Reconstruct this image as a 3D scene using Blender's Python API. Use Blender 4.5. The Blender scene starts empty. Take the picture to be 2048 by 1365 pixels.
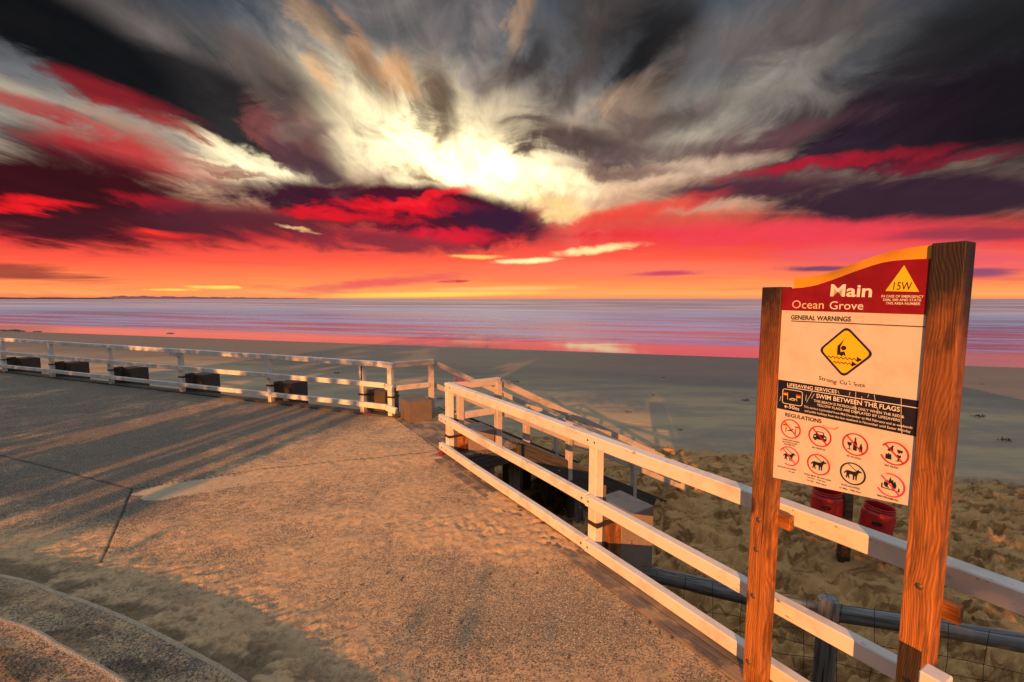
import bpy, bmesh, math, random
import numpy as np
from mathutils import Vector, Matrix
from mathutils.geometry import tessellate_polygon

random.seed(7)
rng = np.random.RandomState(11)
R = math.radians
scene = bpy.context.scene
COL = scene.collection

# ------------------------------------------------------------------ camera
EYE = Vector((0.0, 0.0, 2.1))
FPX = 910.0
PITCH = math.atan(84.5 / FPX)
CP, SP = math.cos(PITCH), math.sin(PITCH)
cam_data = bpy.data.cameras.new('camera')
cam_data.sensor_width = 36.0
cam_data.lens = 36.0 * FPX / 2048.0
cam_data.clip_start = 0.05
cam_data.clip_end = 60000.0
cam = bpy.data.objects.new('camera', cam_data)
COL.objects.link(cam)
cam.location = EYE
cam.rotation_euler = (R(90) - PITCH, 0, 0)
scene.camera = cam

# ------------------------------------------------------------------ exposure
scene.view_settings.view_transform = 'Standard'
scene.view_settings.look = 'None'
scene.view_settings.exposure = 0.58
scene.view_settings.gamma = 1.0
scene.view_settings.use_curve_mapping = False
scene.cycles.max_bounces = 6
scene.cycles.diffuse_bounces = 3
scene.cycles.glossy_bounces = 3
scene.cycles.transparent_max_bounces = 4
scene.cycles.sample_clamp_indirect = 4.0

# ------------------------------------------------------------------ sun (low, warm, from behind the left shoulder)
SUN_AZ, SUN_EL = R(15), R(14.5)
SUN_DIR = Vector((math.sin(SUN_AZ) * math.cos(SUN_EL), math.cos(SUN_AZ) * math.cos(SUN_EL), -math.sin(SUN_EL)))
sd = bpy.data.lights.new('sun', 'SUN')
sd.energy = 5.0
sd.angle = R(0.42)
sd.color = (1.0, 0.36, 0.085)
sun = bpy.data.objects.new('sun', sd)
COL.objects.link(sun)
sun.location = (-6, -20, 12)
sun.rotation_euler = SUN_DIR.to_track_quat('-Z', 'Y').to_euler()


# ------------------------------------------------------------------ measuring the place: viewing ray through a spot of the photograph
def ray(px, py):
    u = (px - 1024.0) / FPX
    v = (682.5 - py) / FPX
    return Vector((u, CP + v * SP, -SP + v * CP))


def on_z(px, py, z=0.0):
    d = ray(px, py)
    return EYE + d * ((z - EYE.z) / d.z)


def on_plane(px, py, p, n):
    d = ray(px, py)
    return EYE + d * ((p - EYE).dot(n) / d.dot(n))


def lin(c):
    o = []
    for v in c[:3]:
        v = v / 255.0
        o.append(v / 12.92 if v <= 0.04045 else ((v + 0.055) / 1.055) ** 2.4)
    return (o[0], o[1], o[2], 1.0)


# ------------------------------------------------------------------ node helpers
class NT:
    def __init__(s, tree):
        s.t = tree
        s.n = tree.nodes
        s.l = tree.links

    def new(s, typ, **kw):
        n = s.n.new(typ)
        for k, v in kw.items():
            setattr(n, k, v)
        return n

    def put(s, sock, v):
        if isinstance(v, bpy.types.NodeSocket):
            s.l.new(v, sock)
        elif v is not None:
            sock.default_value = v

    def math(s, op, a, b=None, c=None, clamp=False):
        n = s.new('ShaderNodeMath', operation=op, use_clamp=clamp)
        s.put(n.inputs[0], a)
        if b is not None:
            s.put(n.inputs[1], b)
        if c is not None:
            s.put(n.inputs[2], c)
        return n.outputs[0]

    def mix(s, fac, a, b, mode='MIX'):
        n = s.new('ShaderNodeMix', data_type='RGBA', blend_type=mode)
        s.put(n.inputs[0], fac)
        s.put(n.inputs[6], a)
        s.put(n.inputs[7], b)
        return n.outputs[2]

    def ss(s, v, a, b, lo=0.0, hi=1.0, kind='SMOOTHSTEP'):
        n = s.new('ShaderNodeMapRange', interpolation_type=kind)
        s.put(n.inputs[0], v)
        n.inputs[1].default_value = a
        n.inputs[2].default_value = b
        n.inputs[3].default_value = lo
        n.inputs[4].default_value = hi
        return n.outputs[0]

    def noise(s, vec, scale, detail=3, rough=0.55, dist=0.0):
        n = s.new('ShaderNodeTexNoise')
        s.put(n.inputs['Vector'], vec)
        n.inputs['Scale'].default_value = scale
        n.inputs['Detail'].default_value = detail
        n.inputs['Roughness'].default_value = rough
        n.inputs['Distortion'].default_value = dist
        return n.outputs[0]

    def mapping(s, vec, loc=(0, 0, 0), rot=(0, 0, 0), sc=(1, 1, 1), vt='POINT'):
        n = s.new('ShaderNodeMapping', vector_type=vt)
        s.put(n.inputs[0], vec)
        n.inputs[1].default_value = loc
        n.inputs[2].default_value = rot
        n.inputs[3].default_value = sc
        return n.outputs[0]

    def xyz(s, x, y, z=0.0):
        n = s.new('ShaderNodeCombineXYZ')
        s.put(n.inputs[0], x)
        s.put(n.inputs[1], y)
        s.put(n.inputs[2], z)
        return n.outputs[0]

    def sep(s, v):
        n = s.new('ShaderNodeSeparateXYZ')
        s.put(n.inputs[0], v)
        return n.outputs

    def ramp(s, fac, stops, interp='LINEAR'):
        n = s.new('ShaderNodeValToRGB')
        n.color_ramp.interpolation = interp
        e = n.color_ramp.elements
        while len(e) > 1:
            e.remove(e[-1])
        e[0].position, e[0].color = stops[0]
        for p, c in stops[1:]:
            x = e.new(p)
            x.color = c
        s.put(n.inputs[0], fac)
        return n.outputs[0]


# ------------------------------------------------------------------ world: long-exposure sunrise clouds, all in terms of the direction of the sky
def build_world():
    w = bpy.data.worlds.new('World')
    scene.world = w
    w.use_nodes = True
    t = NT(w.node_tree)
    t.n.clear()
    geo = t.new('ShaderNodeTexCoord')
    dx, dy, dz = t.sep(geo.outputs['Generated'])
    dyp = t.math('MAXIMUM', dy, 0.12)
    a = t.math('DIVIDE', dx, dyp)
    b = t.math('DIVIDE', dz, dyp)
    # the cloud layer seen from below: streaks run along its drift
    dzp = t.math('ADD', t.math('MAXIMUM', dz, 0.0), 0.20)
    cx = t.math('DIVIDE', dx, dzp)
    cy = t.math('DIVIDE', dy, dzp)
    cloud = t.xyz(cx, cy, 0.0)
    rot = t.mapping(cloud, rot=(0, 0, R(5)))
    s1 = t.noise(t.mapping(rot, sc=(1.2, 0.55, 1)), 1.0, 4, 0.5, 0.5)
    s2 = t.noise(t.mapping(rot, loc=(7, 3, 0), sc=(3.2, 1.25, 1)), 1.0, 6, 0.6, 0.9)
    s3 = t.noise(t.mapping(rot, loc=(2, 9, 0), sc=(3.2, 2.6, 1)), 1.0, 8, 0.62, 1.1)
    s5 = t.noise(t.mapping(rot, loc=(5, 1, 0), sc=(9.0, 3.4, 1)), 1.0, 6, 0.62, 0.8)
    n1 = t.math('SUBTRACT', s1, 0.5)
    n2 = t.math('SUBTRACT', s2, 0.5)
    n3 = t.math('SUBTRACT', s3, 0.5)
    n5 = t.math('SUBTRACT', s5, 0.5)
    mixn = t.math('MULTIPLY_ADD', n3, 0.75, t.math('MULTIPLY_ADD', n5, 0.40, t.math('MULTIPLY', n2, 0.65)))
    # thin level banks of cloud low over the sea
    lowv = t.xyz(t.math('MULTIPLY', a, 2.2), t.math('MULTIPLY', b, 34.0), 0.0)
    n4 = t.math('SUBTRACT', t.noise(lowv, 1.0, 6, 0.62, 0.5), 0.5)
    pa = t.math('MULTIPLY_ADD', n3, 0.15, t.math('MULTIPLY_ADD', n1, 0.04, a))
    up = t.ss(b, 0.02, 0.30)
    pb = t.math('ADD', b, t.math('MULTIPLY', up, t.math('MULTIPLY_ADD', n2, 0.09, t.math('MULTIPLY', n5, 0.03))))
    P = t.xyz(pa, pb, 0.0)

    def B(y):
        r = ray(1024, y)
        return r.z / r.y

    stops = [(598, (255, 140, 95)), (588, (255, 170, 95)), (560, (255, 135, 80)), (520, (255, 92, 66)),
             (470, (235, 50, 55)), (432, (215, 90, 70)), (395, (240, 190, 150)), (300, (196, 178, 156)),
             (150, (118, 118, 120)), (0, (74, 80, 88))]
    top = B(-60)
    base = t.ramp(t.math('DIVIDE', b, top), [(max(0.0, B(y) / top), lin(c)) for y, c in stops])
    bank = t.math('MULTIPLY', t.ss(n4, -0.02, 0.22), t.ss(b, 0.24, 0.06))
    base = t.mix(t.math('MULTIPLY', bank, 0.42), base, lin((226, 62, 70)))
    bank2 = t.math('MULTIPLY', t.ss(n4, -0.06, -0.25), t.ss(b, 0.16, 0.01))
    base = t.mix(t.math('MULTIPLY', bank2, 0.5), base, lin((255, 176, 88)))
    noises = {'s': n1, 'f': mixn, 'p': n3, 'b': n4}

    def stroke(px, py, rx, ry, ang, col, op=1.0, soft=0.55, amt=1.0, kind='f', gain=1.0):
        soft = soft * 1.25
        nonlocal base
        r = ray(px, py)
        m = t.mapping(P, loc=(r.x / r.y, r.z / r.y, 0), rot=(0, 0, -R(ang)), sc=(rx / FPX, ry / FPX, 1), vt='TEXTURE')
        g = t.new('ShaderNodeTexGradient', gradient_type='SPHERICAL')
        t.put(g.inputs[0], m)
        f = t.math('MULTIPLY_ADD', noises[kind], amt, g.outputs[1])
        f = t.ss(f, 0.12, 0.12 + soft, 0.0, op)
        # nothing beyond the stroke's own reach
        f = t.math('MULTIPLY', f, t.ss(g.outputs[1], 0.0, 0.16))
        c = lin(col)
        base = t.mix(f, base, (c[0] * gain, c[1] * gain, c[2] * gain, 1))

    for s in SKY:
        stroke(*s[:6], **(s[6] if len(s) > 6 else {}))
    # fine streaking of everything above the low band
    hi = t.ss(b, 0.10, 0.35)
    fine = t.math('MULTIPLY_ADD', t.math('MULTIPLY', t.math('MULTIPLY_ADD', n5, 1.3, n3), hi), 1.25, 1.0)
    base = t.mix(1.0, base, t.xyz(fine, fine, fine), 'MULTIPLY')
    # the rest of the heaven: same grey-blue evening cover, warm towards the horizon all round
    over = t.ramp(t.math('MAXIMUM', dz, 0.0), [(0.0, lin((142, 104, 98))), (0.10, lin((126, 112, 116))),
                                              (0.35, lin((134, 137, 142))), (1.0, lin((214, 224, 232)))])
    ov = t.math('MULTIPLY_ADD', n1, 0.9, 1.0)
    over = t.mix(1.0, over, t.xyz(ov, ov, ov), 'MULTIPLY')
    infront = t.math('MULTIPLY', t.ss(dy, 0.28, 0.60), t.ss(b, 1.05, 0.66))
    col = t.mix(infront, over, base)
    below = t.ss(dz, -0.004, -0.02)
    col = t.mix(below, col, lin((70, 66, 66)))
    # physical daylight sky, very weak this late, on top
    sky = t.new('ShaderNodeTexSky', sky_type='NISHITA')
    sky.sun_disc = False
    sky.sun_elevation = SUN_EL
    sky.sun_rotation = R(180) + SUN_AZ
    bg1 = t.new('ShaderNodeBackground')
    t.put(bg1.inputs[0], col)
    bg1.inputs[1].default_value = 0.68
    bg2 = t.new('ShaderNodeBackground')
    t.put(bg2.inputs[0], sky.outputs[0])
    bg2.inputs[1].default_value = 0.001
    add = t.new('ShaderNodeAddShader')
    t.l.new(bg1.outputs[0], add.inputs[0])
    t.l.new(bg2.outputs[0], add.inputs[1])
    out = t.new('ShaderNodeOutputWorld')
    t.l.new(add.outputs[0], out.inputs[0])
    w.cycles.sampling_method = 'MANUAL'
    w.cycles.sample_map_resolution = 512


# px, py, half length, half width, tilt down to the right in degrees, colour, options
SKY = [
    (850, 260, 600, 240, 14, (232, 200, 160), dict(op=0.8, soft=0.75, amt=0.8)),
    (840, 270, 480, 190, 14, (255, 236, 186), dict(soft=0.85, amt=0.7, gain=1.35)),
    (960, 340, 330, 105, 12, (255, 238, 180), dict(soft=0.6, amt=0.5, gain=2.1)),
    (500, 318, 250, 70, 24, (255, 236, 190), dict(soft=0.4, amt=0.9, gain=1.35)),
    (800, 25, 440, 120, 4, (118, 109, 106), dict(op=0.75, amt=0.9, soft=0.7)),
    # upper left: smoke-grey drift
    (330, 130, 560, 180, 24, (59, 54, 53), dict(soft=0.55, amt=1.2)),
    (250, 60, 330, 100, 28, (136, 126, 122), dict(op=0.7, amt=1.6)),
    (420, 200, 330, 95, 24, (43, 39, 38), dict(soft=0.35, amt=1.3)),
    (100, 60, 400, 110, 26, (15, 13, 13), dict(soft=0.4, amt=1.0)),
    (560, 165, 190, 80, 40, (92, 76, 70), dict(op=0.9, amt=1.5)),
    (600, 250, 150, 60, 50, (150, 110, 90), dict(op=0.6, amt=1.4)),
    (50, 190, 170, 34, 25, (170, 158, 138), dict(op=0.85, amt=1.6)),
    (230, 250, 180, 40, 24, (176, 156, 134), dict(op=0.8, amt=1.8)),
    (60, 280, 170, 60, 12, (50, 42, 46), dict(op=0.85, amt=1.2)),
    (230, 185, 230, 34, 18, (136, 28, 36), dict(op=0.85, amt=1.8)),
    (90, 215, 200, 26, 18, (160, 44, 48), dict(op=0.8, amt=1.4)),
    (330, 245, 150, 30, 20, (160, 40, 46), dict(op=0.8, amt=1.7)),
    (230, 305, 290, 100, 14, (178, 26, 36), dict(op=0.92, soft=0.6, amt=1.6)),
    (110, 325, 340, 60, 10, (70, 14, 26), dict(op=0.85, amt=1.8)),
    (90, 390, 500, 115, 6, (58, 4, 14), dict(soft=0.35, amt=0.8)),
    (170, 455, 460, 62, 2, (64, 12, 26), dict(op=0.95, amt=0.9)),
    (70, 412, 170, 20, 4, (235, 20, 30), dict(amt=1.0)),
    (330, 408, 200, 22, 8, (190, 20, 36), dict(amt=1.2, op=0.8)),
    (330, 470, 130, 14, 2, (255, 50, 40), dict(amt=1.0)),
    (0, 540, 300, 26, 2, (130, 54, 50), dict(op=0.75, amt=2.4, kind='b')),
    # the long purple-red bar under the glow
    (700, 410, 430, 58, 6, (60, 20, 38), dict(soft=0.4, amt=0.8)),
    (860, 425, 330, 82, 8, (74, 10, 34), dict(soft=0.3, amt=0.6)),
    (480, 445, 400, 66, 5, (84, 28, 42), dict(op=0.95, amt=0.7)),
    (780, 485, 300, 34, 4, (128, 38, 54), dict(op=0.9, amt=1.2, kind='p')),
    (800, 415, 230, 26, 2, (232, 10, 30), dict(amt=1.8, op=0.9, kind='p')),
    (690, 432, 230, 18, 6, (226, 16, 34), dict(amt=1.8, op=0.85, kind='p')),
    (850, 395, 170, 18, -12, (245, 26, 38), dict(amt=1.6, op=0.9, kind='p')),
    (1000, 440, 150, 48, 4, (56, 16, 46), dict(amt=1.4, kind='p')),
    (900, 470, 160, 26, 2, (226, 20, 50), dict(amt=1.8, op=0.9, kind='p')),
    (600, 290, 120, 60, 50, (104, 62, 64), dict(op=0.8, amt=1.8, kind='p')),
    (650, 345, 110, 44, 30, (74, 44, 54), dict(op=0.9, amt=1.8, kind='p')),
    (840, 345, 80, 34, 20, (150, 110, 90), dict(op=0.6, amt=1.6, kind='p')),
    (600, 458, 60, 7, 10, (255, 205, 140), dict(amt=0.8, op=0.7)),
    # top: orange fringes in grey
    (720, 95, 180, 26, 52, (206, 148, 104), dict(amt=2.4, op=0.6, kind='p')),
    (620, 30, 150, 34, 45, (176, 140, 104), dict(amt=1.8, op=0.6, kind='p')),
    (860, 190, 120, 55, 75, (112, 84, 66), dict(amt=1.8, op=0.85)),
    (800, 150, 90, 30, 70, (206, 150, 100), dict(amt=1.6, op=0.8)),
    (1040, 40, 150, 36, -68, (176, 138, 106), dict(amt=2.0, op=0.6, kind='p')),
    (950, 110, 160, 50, -80, (135, 124, 121), dict(amt=1.4, op=0.8)),
    # top right of centre: dark streaked mass
    (1230, 50, 330, 160, -50, (64, 59, 57), dict(soft=0.6, amt=1.4)),
    (1300, 110, 220, 120, -45, (32, 29, 28), dict(soft=0.55, amt=1.4)),
    (1130, 180, 200, 60, -60, (84, 70, 66), dict(amt=1.5, op=0.8)),
    (1230, 240, 230, 80, -25, (150, 124, 104), dict(amt=1.6, op=0.7)),
    (1150, 285, 250, 56, 10, (78, 58, 54), dict(amt=1.5, op=0.95)),
    (1330, 300, 200, 40, 0, (104, 82, 78), dict(amt=1.4, op=0.85)),
    # right: grey fans over a plum-black mass
    (1620, 60, 420, 140, -25, (92, 84, 82), dict(soft=0.6, amt=1.2)),
    (1480, 195, 300, 56, -27, (158, 150, 134), dict(amt=1.2, op=0.85, soft=0.75)),
    (1620, 120, 300, 36, -25, (128, 122, 114), dict(amt=1.2, op=0.6, soft=0.7)),
    (1850, 235, 620, 165, -13, (44, 26, 38), dict(soft=0.4, amt=0.6)),
    (1950, 60, 380, 150, -20, (49, 45, 44), dict(soft=0.6, amt=1.0)),
    (2060, 250, 420, 300, -6, (24, 3, 13), dict(soft=0.7, amt=0.4)),
    (1560, 270, 300, 40, -14, (100, 62, 68), dict(amt=1.2, op=0.8)),
    (1400, 330, 270, 28, -9, (214, 180, 152), dict(amt=1.0, op=0.85, soft=0.7)),
    (1680, 322, 330, 22, -8, (166, 18, 40), dict(amt=1.2, op=0.85)),
    (1900, 320, 280, 22, -8, (130, 16, 40), dict(amt=1.3, op=0.8)),
    (1500, 382, 420, 46, -4, (78, 40, 52), dict(amt=0.6)),
    (1850, 400, 520, 84, -3, (54, 28, 42), dict(amt=0.5, soft=0.4)),
    (1420, 420, 180, 12, -4, (196, 150, 128), dict(amt=1.2, op=0.8)),
    (1280, 425, 260, 30, -10, (240, 66, 52), dict(amt=0.9, op=0.85)),
    (1620, 465, 560, 40, -2, (240, 62, 78), dict(amt=0.9, op=0.9)),
    (1900, 520, 460, 60, 0, (230, 92, 112), dict(amt=1.2, op=0.7, kind='b')),
    (1980, 470, 300, 26, -1, (130, 50, 72), dict(amt=1.5, op=0.8, kind='b')),
    (1110, 415, 110, 34, 4, (255, 214, 140), dict(amt=0.6, op=0.9)),
    # small torn wisps across the glow
    (755, 165, 90, 40, 60, (134, 98, 72), dict(amt=2.4, op=0.6, kind='p', soft=0.5)),
    (880, 190, 90, 46, 75, (104, 80, 66), dict(amt=2.6, op=0.65, kind='p', soft=0.5)),
    (825, 210, 70, 30, 60, (84, 64, 56), dict(amt=2.6, op=0.6, kind='p', soft=0.5)),
    (1000, 150, 110, 40, -40, (92, 80, 76), dict(amt=1.8, op=0.8, soft=0.6)),
    (1060, 110, 90, 46, -50, (53, 48, 47), dict(amt=1.6, op=0.85, soft=0.6)),
    (500, 120, 130, 44, 42, (96, 84, 78), dict(amt=1.8, op=0.85, soft=0.6)),
    (560, 190, 90, 36, 36, (70, 60, 58), dict(amt=1.6, op=0.85, soft=0.6)),
    (600, 262, 110, 22, -4, (116, 92, 82), dict(amt=1.6, op=0.8, kind='p', soft=0.5)),
    (530, 250, 80, 44, 52, (112, 60, 60), dict(amt=1.5, op=0.85, kind='p', soft=0.5)),
    (590, 320, 70, 40, 50, (84, 52, 58), dict(amt=1.4, op=0.9, kind='p', soft=0.5)),
    (430, 330, 150, 10, 14, (170, 120, 96), dict(amt=1.2, op=0.8, soft=0.5)),
    (480, 350, 120, 8, 10, (150, 96, 80), dict(amt=1.2, op=0.8, soft=0.5)),
    (650, 150, 70, 20, 50, (214, 166, 118), dict(amt=1.4, op=0.7, kind='p', soft=0.6)),
    (830, 350, 90, 16, 16, (156, 110, 84), dict(amt=1.4, op=0.7, kind='p', soft=0.5)),
    (1190, 215, 110, 30, -35, (182, 152, 124), dict(amt=1.6, op=0.7, soft=0.7)),
    (1260, 340, 200, 22, 2, (120, 88, 80), dict(amt=1.4, op=0.8, soft=0.6)),
    # the dark outer cover closing in at both upper corners
    (-60, -60, 620, 260, 12, (14, 12, 12), dict(amt=0.9, op=0.85, soft=0.8)),
    (2120, 60, 620, 420, -14, (14, 12, 12), dict(amt=0.8, op=0.85, soft=0.8)),
    (1330, 240, 300, 46, -12, (92, 74, 70), dict(amt=1.5, op=0.8, soft=0.6)),
    # low: slits of yellow and small violet clouds
    (1300, 540, 560, 30, 0, (250, 120, 96), dict(amt=0.8, op=0.6, kind='b')),
    (1060, 522, 90, 9, -2, (255, 240, 170), dict(amt=0.4, gain=1.1)),
    (1190, 500, 130, 13, -6, (255, 232, 160), dict(amt=0.5)),
    (950, 514, 90, 7, 0, (255, 200, 100), dict(amt=0.5)),
    (880, 589, 330, 9, -1, (255, 214, 96), dict(amt=0.8, kind='b')),
    (430, 575, 85, 6, 0, (255, 226, 96), dict(amt=0.3)),
    (330, 580, 75, 4, 0, (255, 216, 90), dict(amt=0.3)),
    (1000, 578, 240, 8, -1, (255, 190, 110), dict(amt=0.8, kind='b')),
    (760, 566, 250, 16, -5, (236, 84, 92), dict(amt=0.9, kind='b', op=0.8)),
    (1330, 547, 120, 9, -1, (206, 70, 98), dict(amt=0.6, kind='b')),
    (1640, 538, 110, 9, 0, (128, 66, 98), dict(amt=0.8, kind='b')),
    (1950, 545, 160, 14, 0, (150, 76, 106), dict(amt=1.0, kind='b')),
    (900, 563, 40, 5, 0, (214, 60, 76), dict(amt=0.8, kind='b')),
]
build_world()


# ------------------------------------------------------------------ value noise in numpy, used for the lie of the sand
_TAB = rng.rand(256, 256)


def vnoise(x, y, off=0):
    x = x + off * 17.31
    y = y + off * 9.77
    xi = np.floor(x).astype(int)
    yi = np.floor(y).astype(int)
    fx = x - xi
    fy = y - yi
    fx = fx * fx * (3 - 2 * fx)
    fy = fy * fy * (3 - 2 * fy)
    g = lambda i, j: _TAB[i & 255, j & 255]
    return ((g(xi, yi) * (1 - fx) + g(xi + 1, yi) * fx) * (1 - fy) +
            (g(xi, yi + 1) * (1 - fx) + g(xi + 1, yi + 1) * fx) * fy)


def fbm(x, y, octaves=4, off=0, gain=0.5):
    s, a, t = 0.0, 1.0, 0.0
    for k in range(octaves):
        s = s + a * vnoise(x * 2 ** k, y * 2 ** k, off + k)
        t += a
        a *= gain
    return s / t


def sstep(v, a, b):
    t = np.clip((v - a) / (b - a), 0, 1)
    return t * t * (3 - 2 * t)


# ------------------------------------------------------------------ object helpers
def setp(o, label=None, cat=None, group=None, kind=None):
    if label:
        o['label'] = label
    if cat:
        o['category'] = cat
    if group:
        o['group'] = group
    if kind:
        o['kind'] = kind
    return o


def thing(name, label, cat, loc=(0, 0, 0), group=None):
    o = bpy.data.objects.new(name, None)
    COL.objects.link(o)
    o.empty_display_size = 0.1
    o.location = loc
    return setp(o, label, cat, group)


def frame_of(o):
    """world matrix of an object before the depsgraph has run"""
    m = o.matrix_basis.copy()
    return frame_of(o.parent) @ m if o.parent else m


def obj(name, me, mat, parent=None, M=None):
    o = bpy.data.objects.new(name, me)
    COL.objects.link(o)
    if mat is not None and not me.materials:
        me.materials.append(mat)
    M = M or Matrix.Identity(4)
    if parent is not None:
        o.parent = parent
        M = frame_of(parent).inverted() @ M
    o.matrix_basis = M
    return o


def mesh_of(bm, name, smooth=False):
    me = bpy.data.meshes.new(name)
    bm.to_mesh(me)
    bm.free()
    if smooth:
        for p in me.polygons:
            p.use_smooth = True
    return me


def axes(origin, x, y, z):
    return Matrix(((x[0], y[0], z[0], origin[0]), (x[1], y[1], z[1], origin[1]), (x[2], y[2], z[2], origin[2]), (0, 0, 0, 1)))


def box_mesh(name, lx, ly, lz, bev=0.004, segs=1, wobble=0.0, cuts=0):
    """a sawn timber or block: x from 0 to lx, centred in y, z from 0 to lz"""
    bm = bmesh.new()
    bmesh.ops.create_cube(bm, size=1.0)
    for v in bm.verts:
        v.co.x = (v.co.x + 0.5) * lx
        v.co.y *= ly
        v.co.z = (v.co.z + 0.5) * lz
    if bev > 0:
        bmesh.ops.bevel(bm, geom=list(bm.edges), offset=bev, segments=segs, affect='EDGES', profile=0.6)
    if cuts:
        es = [e for e in bm.edges if abs(abs((e.verts[0].co - e.verts[1].co).x) - e.calc_length()) < 1e-5 and e.calc_length() > lx * 0.5]
        bmesh.ops.subdivide_edges(bm, edges=es, cuts=cuts, use_grid_fill=True)
    if wobble:
        for v in bm.verts:
            k = v.co.x * 3.1
            v.co.y += wobble * math.sin(k + lx * 7) * 0.6
            v.co.z += wobble * math.sin(k * 0.7 + lx * 3)
    bm.normal_update()
    return mesh_of(bm, name)


UP = Vector((0, 0, 1))


def beam(name, mat, parent, p0, p1, wid, hei, bev=0.004, side=None, cuts=0, wobble=0.0, jit=0.0):
    """timber from p0 to p1 (centre of its underside), wid across, hei tall"""
    p0, p1 = Vector(p0), Vector(p1)
    x = p1 - p0
    L = x.length
    x.normalize()
    if side is None:
        y = UP.cross(x)
        y = y.normalized() if y.length > 1e-4 else Vector((0, 1, 0))
    else:
        y = (Vector(side) - x * x.dot(Vector(side))).normalized()
    z = x.cross(y)
    if jit:
        p0 = p0 + y * random.uniform(-jit, jit) + z * random.uniform(-jit, jit) * 0.5
    me = box_mesh(name, L, wid, hei, bev, cuts=cuts, wobble=wobble)
    return obj(name, me, mat, parent, axes(p0, x, y, z))


def post(name, mat, parent, foot, top_z, w, d, face, bev=0.005):
    """upright timber: local x runs up its length so grain follows it"""
    f = Vector(face).normalized()
    s = UP.cross(f)
    L = top_z - foot[2]
    me = box_mesh(name, L, w, d, bev)
    # local y = s (width), local z = f (depth), centred
    M = axes(Vector(foot) - f * (d / 2), UP, s, f)
    return obj(name, me, mat, parent, M)


def poly_prism(name, pts, z0, z1, bev=0.0):
    bm = bmesh.new()
    lo = [bm.verts.new((p[0], p[1], z0)) for p in pts]
    hi = [bm.verts.new((p[0], p[1], z1)) for p in pts]
    n = len(pts)
    for i in range(n):
        bm.faces.new((lo[i], lo[(i + 1) % n], hi[(i + 1) % n], hi[i]))
    tri = tessellate_polygon([[Vector((p[0], p[1], 0)) for p in pts]])
    for a, b, c in tri:
        bm.faces.new((hi[a], hi[b], hi[c]))
        bm.faces.new((lo[c], lo[b], lo[a]))
    bmesh.ops.recalc_face_normals(bm, faces=bm.faces)
    if bev:
        es = [e for e in bm.edges if abs(e.verts[0].co.z - z1) < 1e-6 and abs(e.verts[1].co.z - z1) < 1e-6 and
              len(e.link_faces) == 2 and any(abs(f.normal.z) < 0.5 for f in e.link_faces)]
        bmesh.ops.bevel(bm, geom=es, offset=bev, segments=2, affect='EDGES')
    return mesh_of(bm, name)


def tube_mesh(name, pts, rad, sides=8, cap=True):
    """pts: list of Vectors, rad: number or list"""
    if not hasattr(rad, '__len__'):
        rad = [rad] * len(pts)
    verts, faces = [], []
    prev = None
    for i, p in enumerate(pts):
        a = pts[max(0, i - 1)]
        b = pts[min(len(pts) - 1, i + 1)]
        t = (Vector(b) - Vector(a)).normalized()
        if prev is None:
            s = t.cross(UP)
            if s.length < 0.05:
                s = t.cross(Vector((1, 0, 0)))
            s.normalize()
        else:
            s = (prev - t * prev.dot(t)).normalized()
        prev = s
        q = t.cross(s)
        for k in range(sides):
            ang = 2 * math.pi * k / sides
            verts.append(Vector(p) + (s * math.cos(ang) + q * math.sin(ang)) * rad[i])
    for i in range(len(pts) - 1):
        for k in range(sides):
            a = i * sides + k
            b = i * sides + (k + 1) % sides
            faces.append((a, b, b + sides, a + sides))
    if cap:
        faces.append(tuple(range(sides - 1, -1, -1)))
        n = (len(pts) - 1) * sides
        faces.append(tuple(range(n, n + sides)))
    me = bpy.data.meshes.new(name)
    me.from_pydata([tuple(v) for v in verts], [], faces)
    for p in me.polygons[:-2] if cap else me.polygons:
        p.use_smooth = True
    return me


def lathe_mesh(name, prof, sides=32, smooth=True):
    verts, faces = [], []
    for r, z in prof:
        for k in range(sides):
            a = 2 * math.pi * k / sides
            verts.append((r * math.cos(a), r * math.sin(a), z))
    for i in range(len(prof) - 1):
        for k in range(sides):
            a = i * sides + k
            b = i * sides + (k + 1) % sides
            faces.append((a, b, b + sides, a + sides))
    me = bpy.data.meshes.new(name)
    me.from_pydata(verts, [], faces)
    if smooth:
        for p in me.polygons:
            p.use_smooth = True
    return me


def grid_mesh(name, X, Y, Z, keep=None, attrs=None, smooth=True):
    """mesh from 2-D coordinate arrays"""
    nr, nc = X.shape
    co = np.stack([X, Y, Z], -1).reshape(-1, 3).astype(np.float32)
    idx = np.arange(nr * nc).reshape(nr, nc)
    q = np.stack([idx[:-1, :-1], idx[:-1, 1:], idx[1:, 1:], idx[1:, :-1]], -1).reshape(-1, 4)
    if keep is not None:
        k = keep[:-1, :-1] & keep[1:, 1:] & keep[:-1, 1:] & keep[1:, :-1]
        q = q[k.reshape(-1)]
        used = np.zeros(nr * nc, bool)
        used[q.reshape(-1)] = True
        remap = np.cumsum(used) - 1
        co = co[used]
        q = remap[q]
    else:
        used = None
    me = bpy.data.meshes.new(name)
    me.vertices.add(len(co))
    me.vertices.foreach_set('co', co.reshape(-1))
    me.loops.add(q.size)
    me.loops.foreach_set('vertex_index', q.reshape(-1).astype(np.int32))
    me.polygons.add(len(q))
    me.polygons.foreach_set('loop_start', np.arange(0, q.size, 4, dtype=np.int32))
    me.polygons.foreach_set('loop_total', np.full(len(q), 4, dtype=np.int32))
    me.update(calc_edges=True)
    if smooth:
        me.polygons.foreach_set('use_smooth', np.ones(len(q), bool))
    for nm, arr in (attrs or {}).items():
        at = me.attributes.new(nm, 'FLOAT', 'POINT')
        v = arr.reshape(-1).astype(np.float32)
        if used is not None:
            v = v[used]
        at.data.foreach_set('value', v)
    return me


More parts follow.
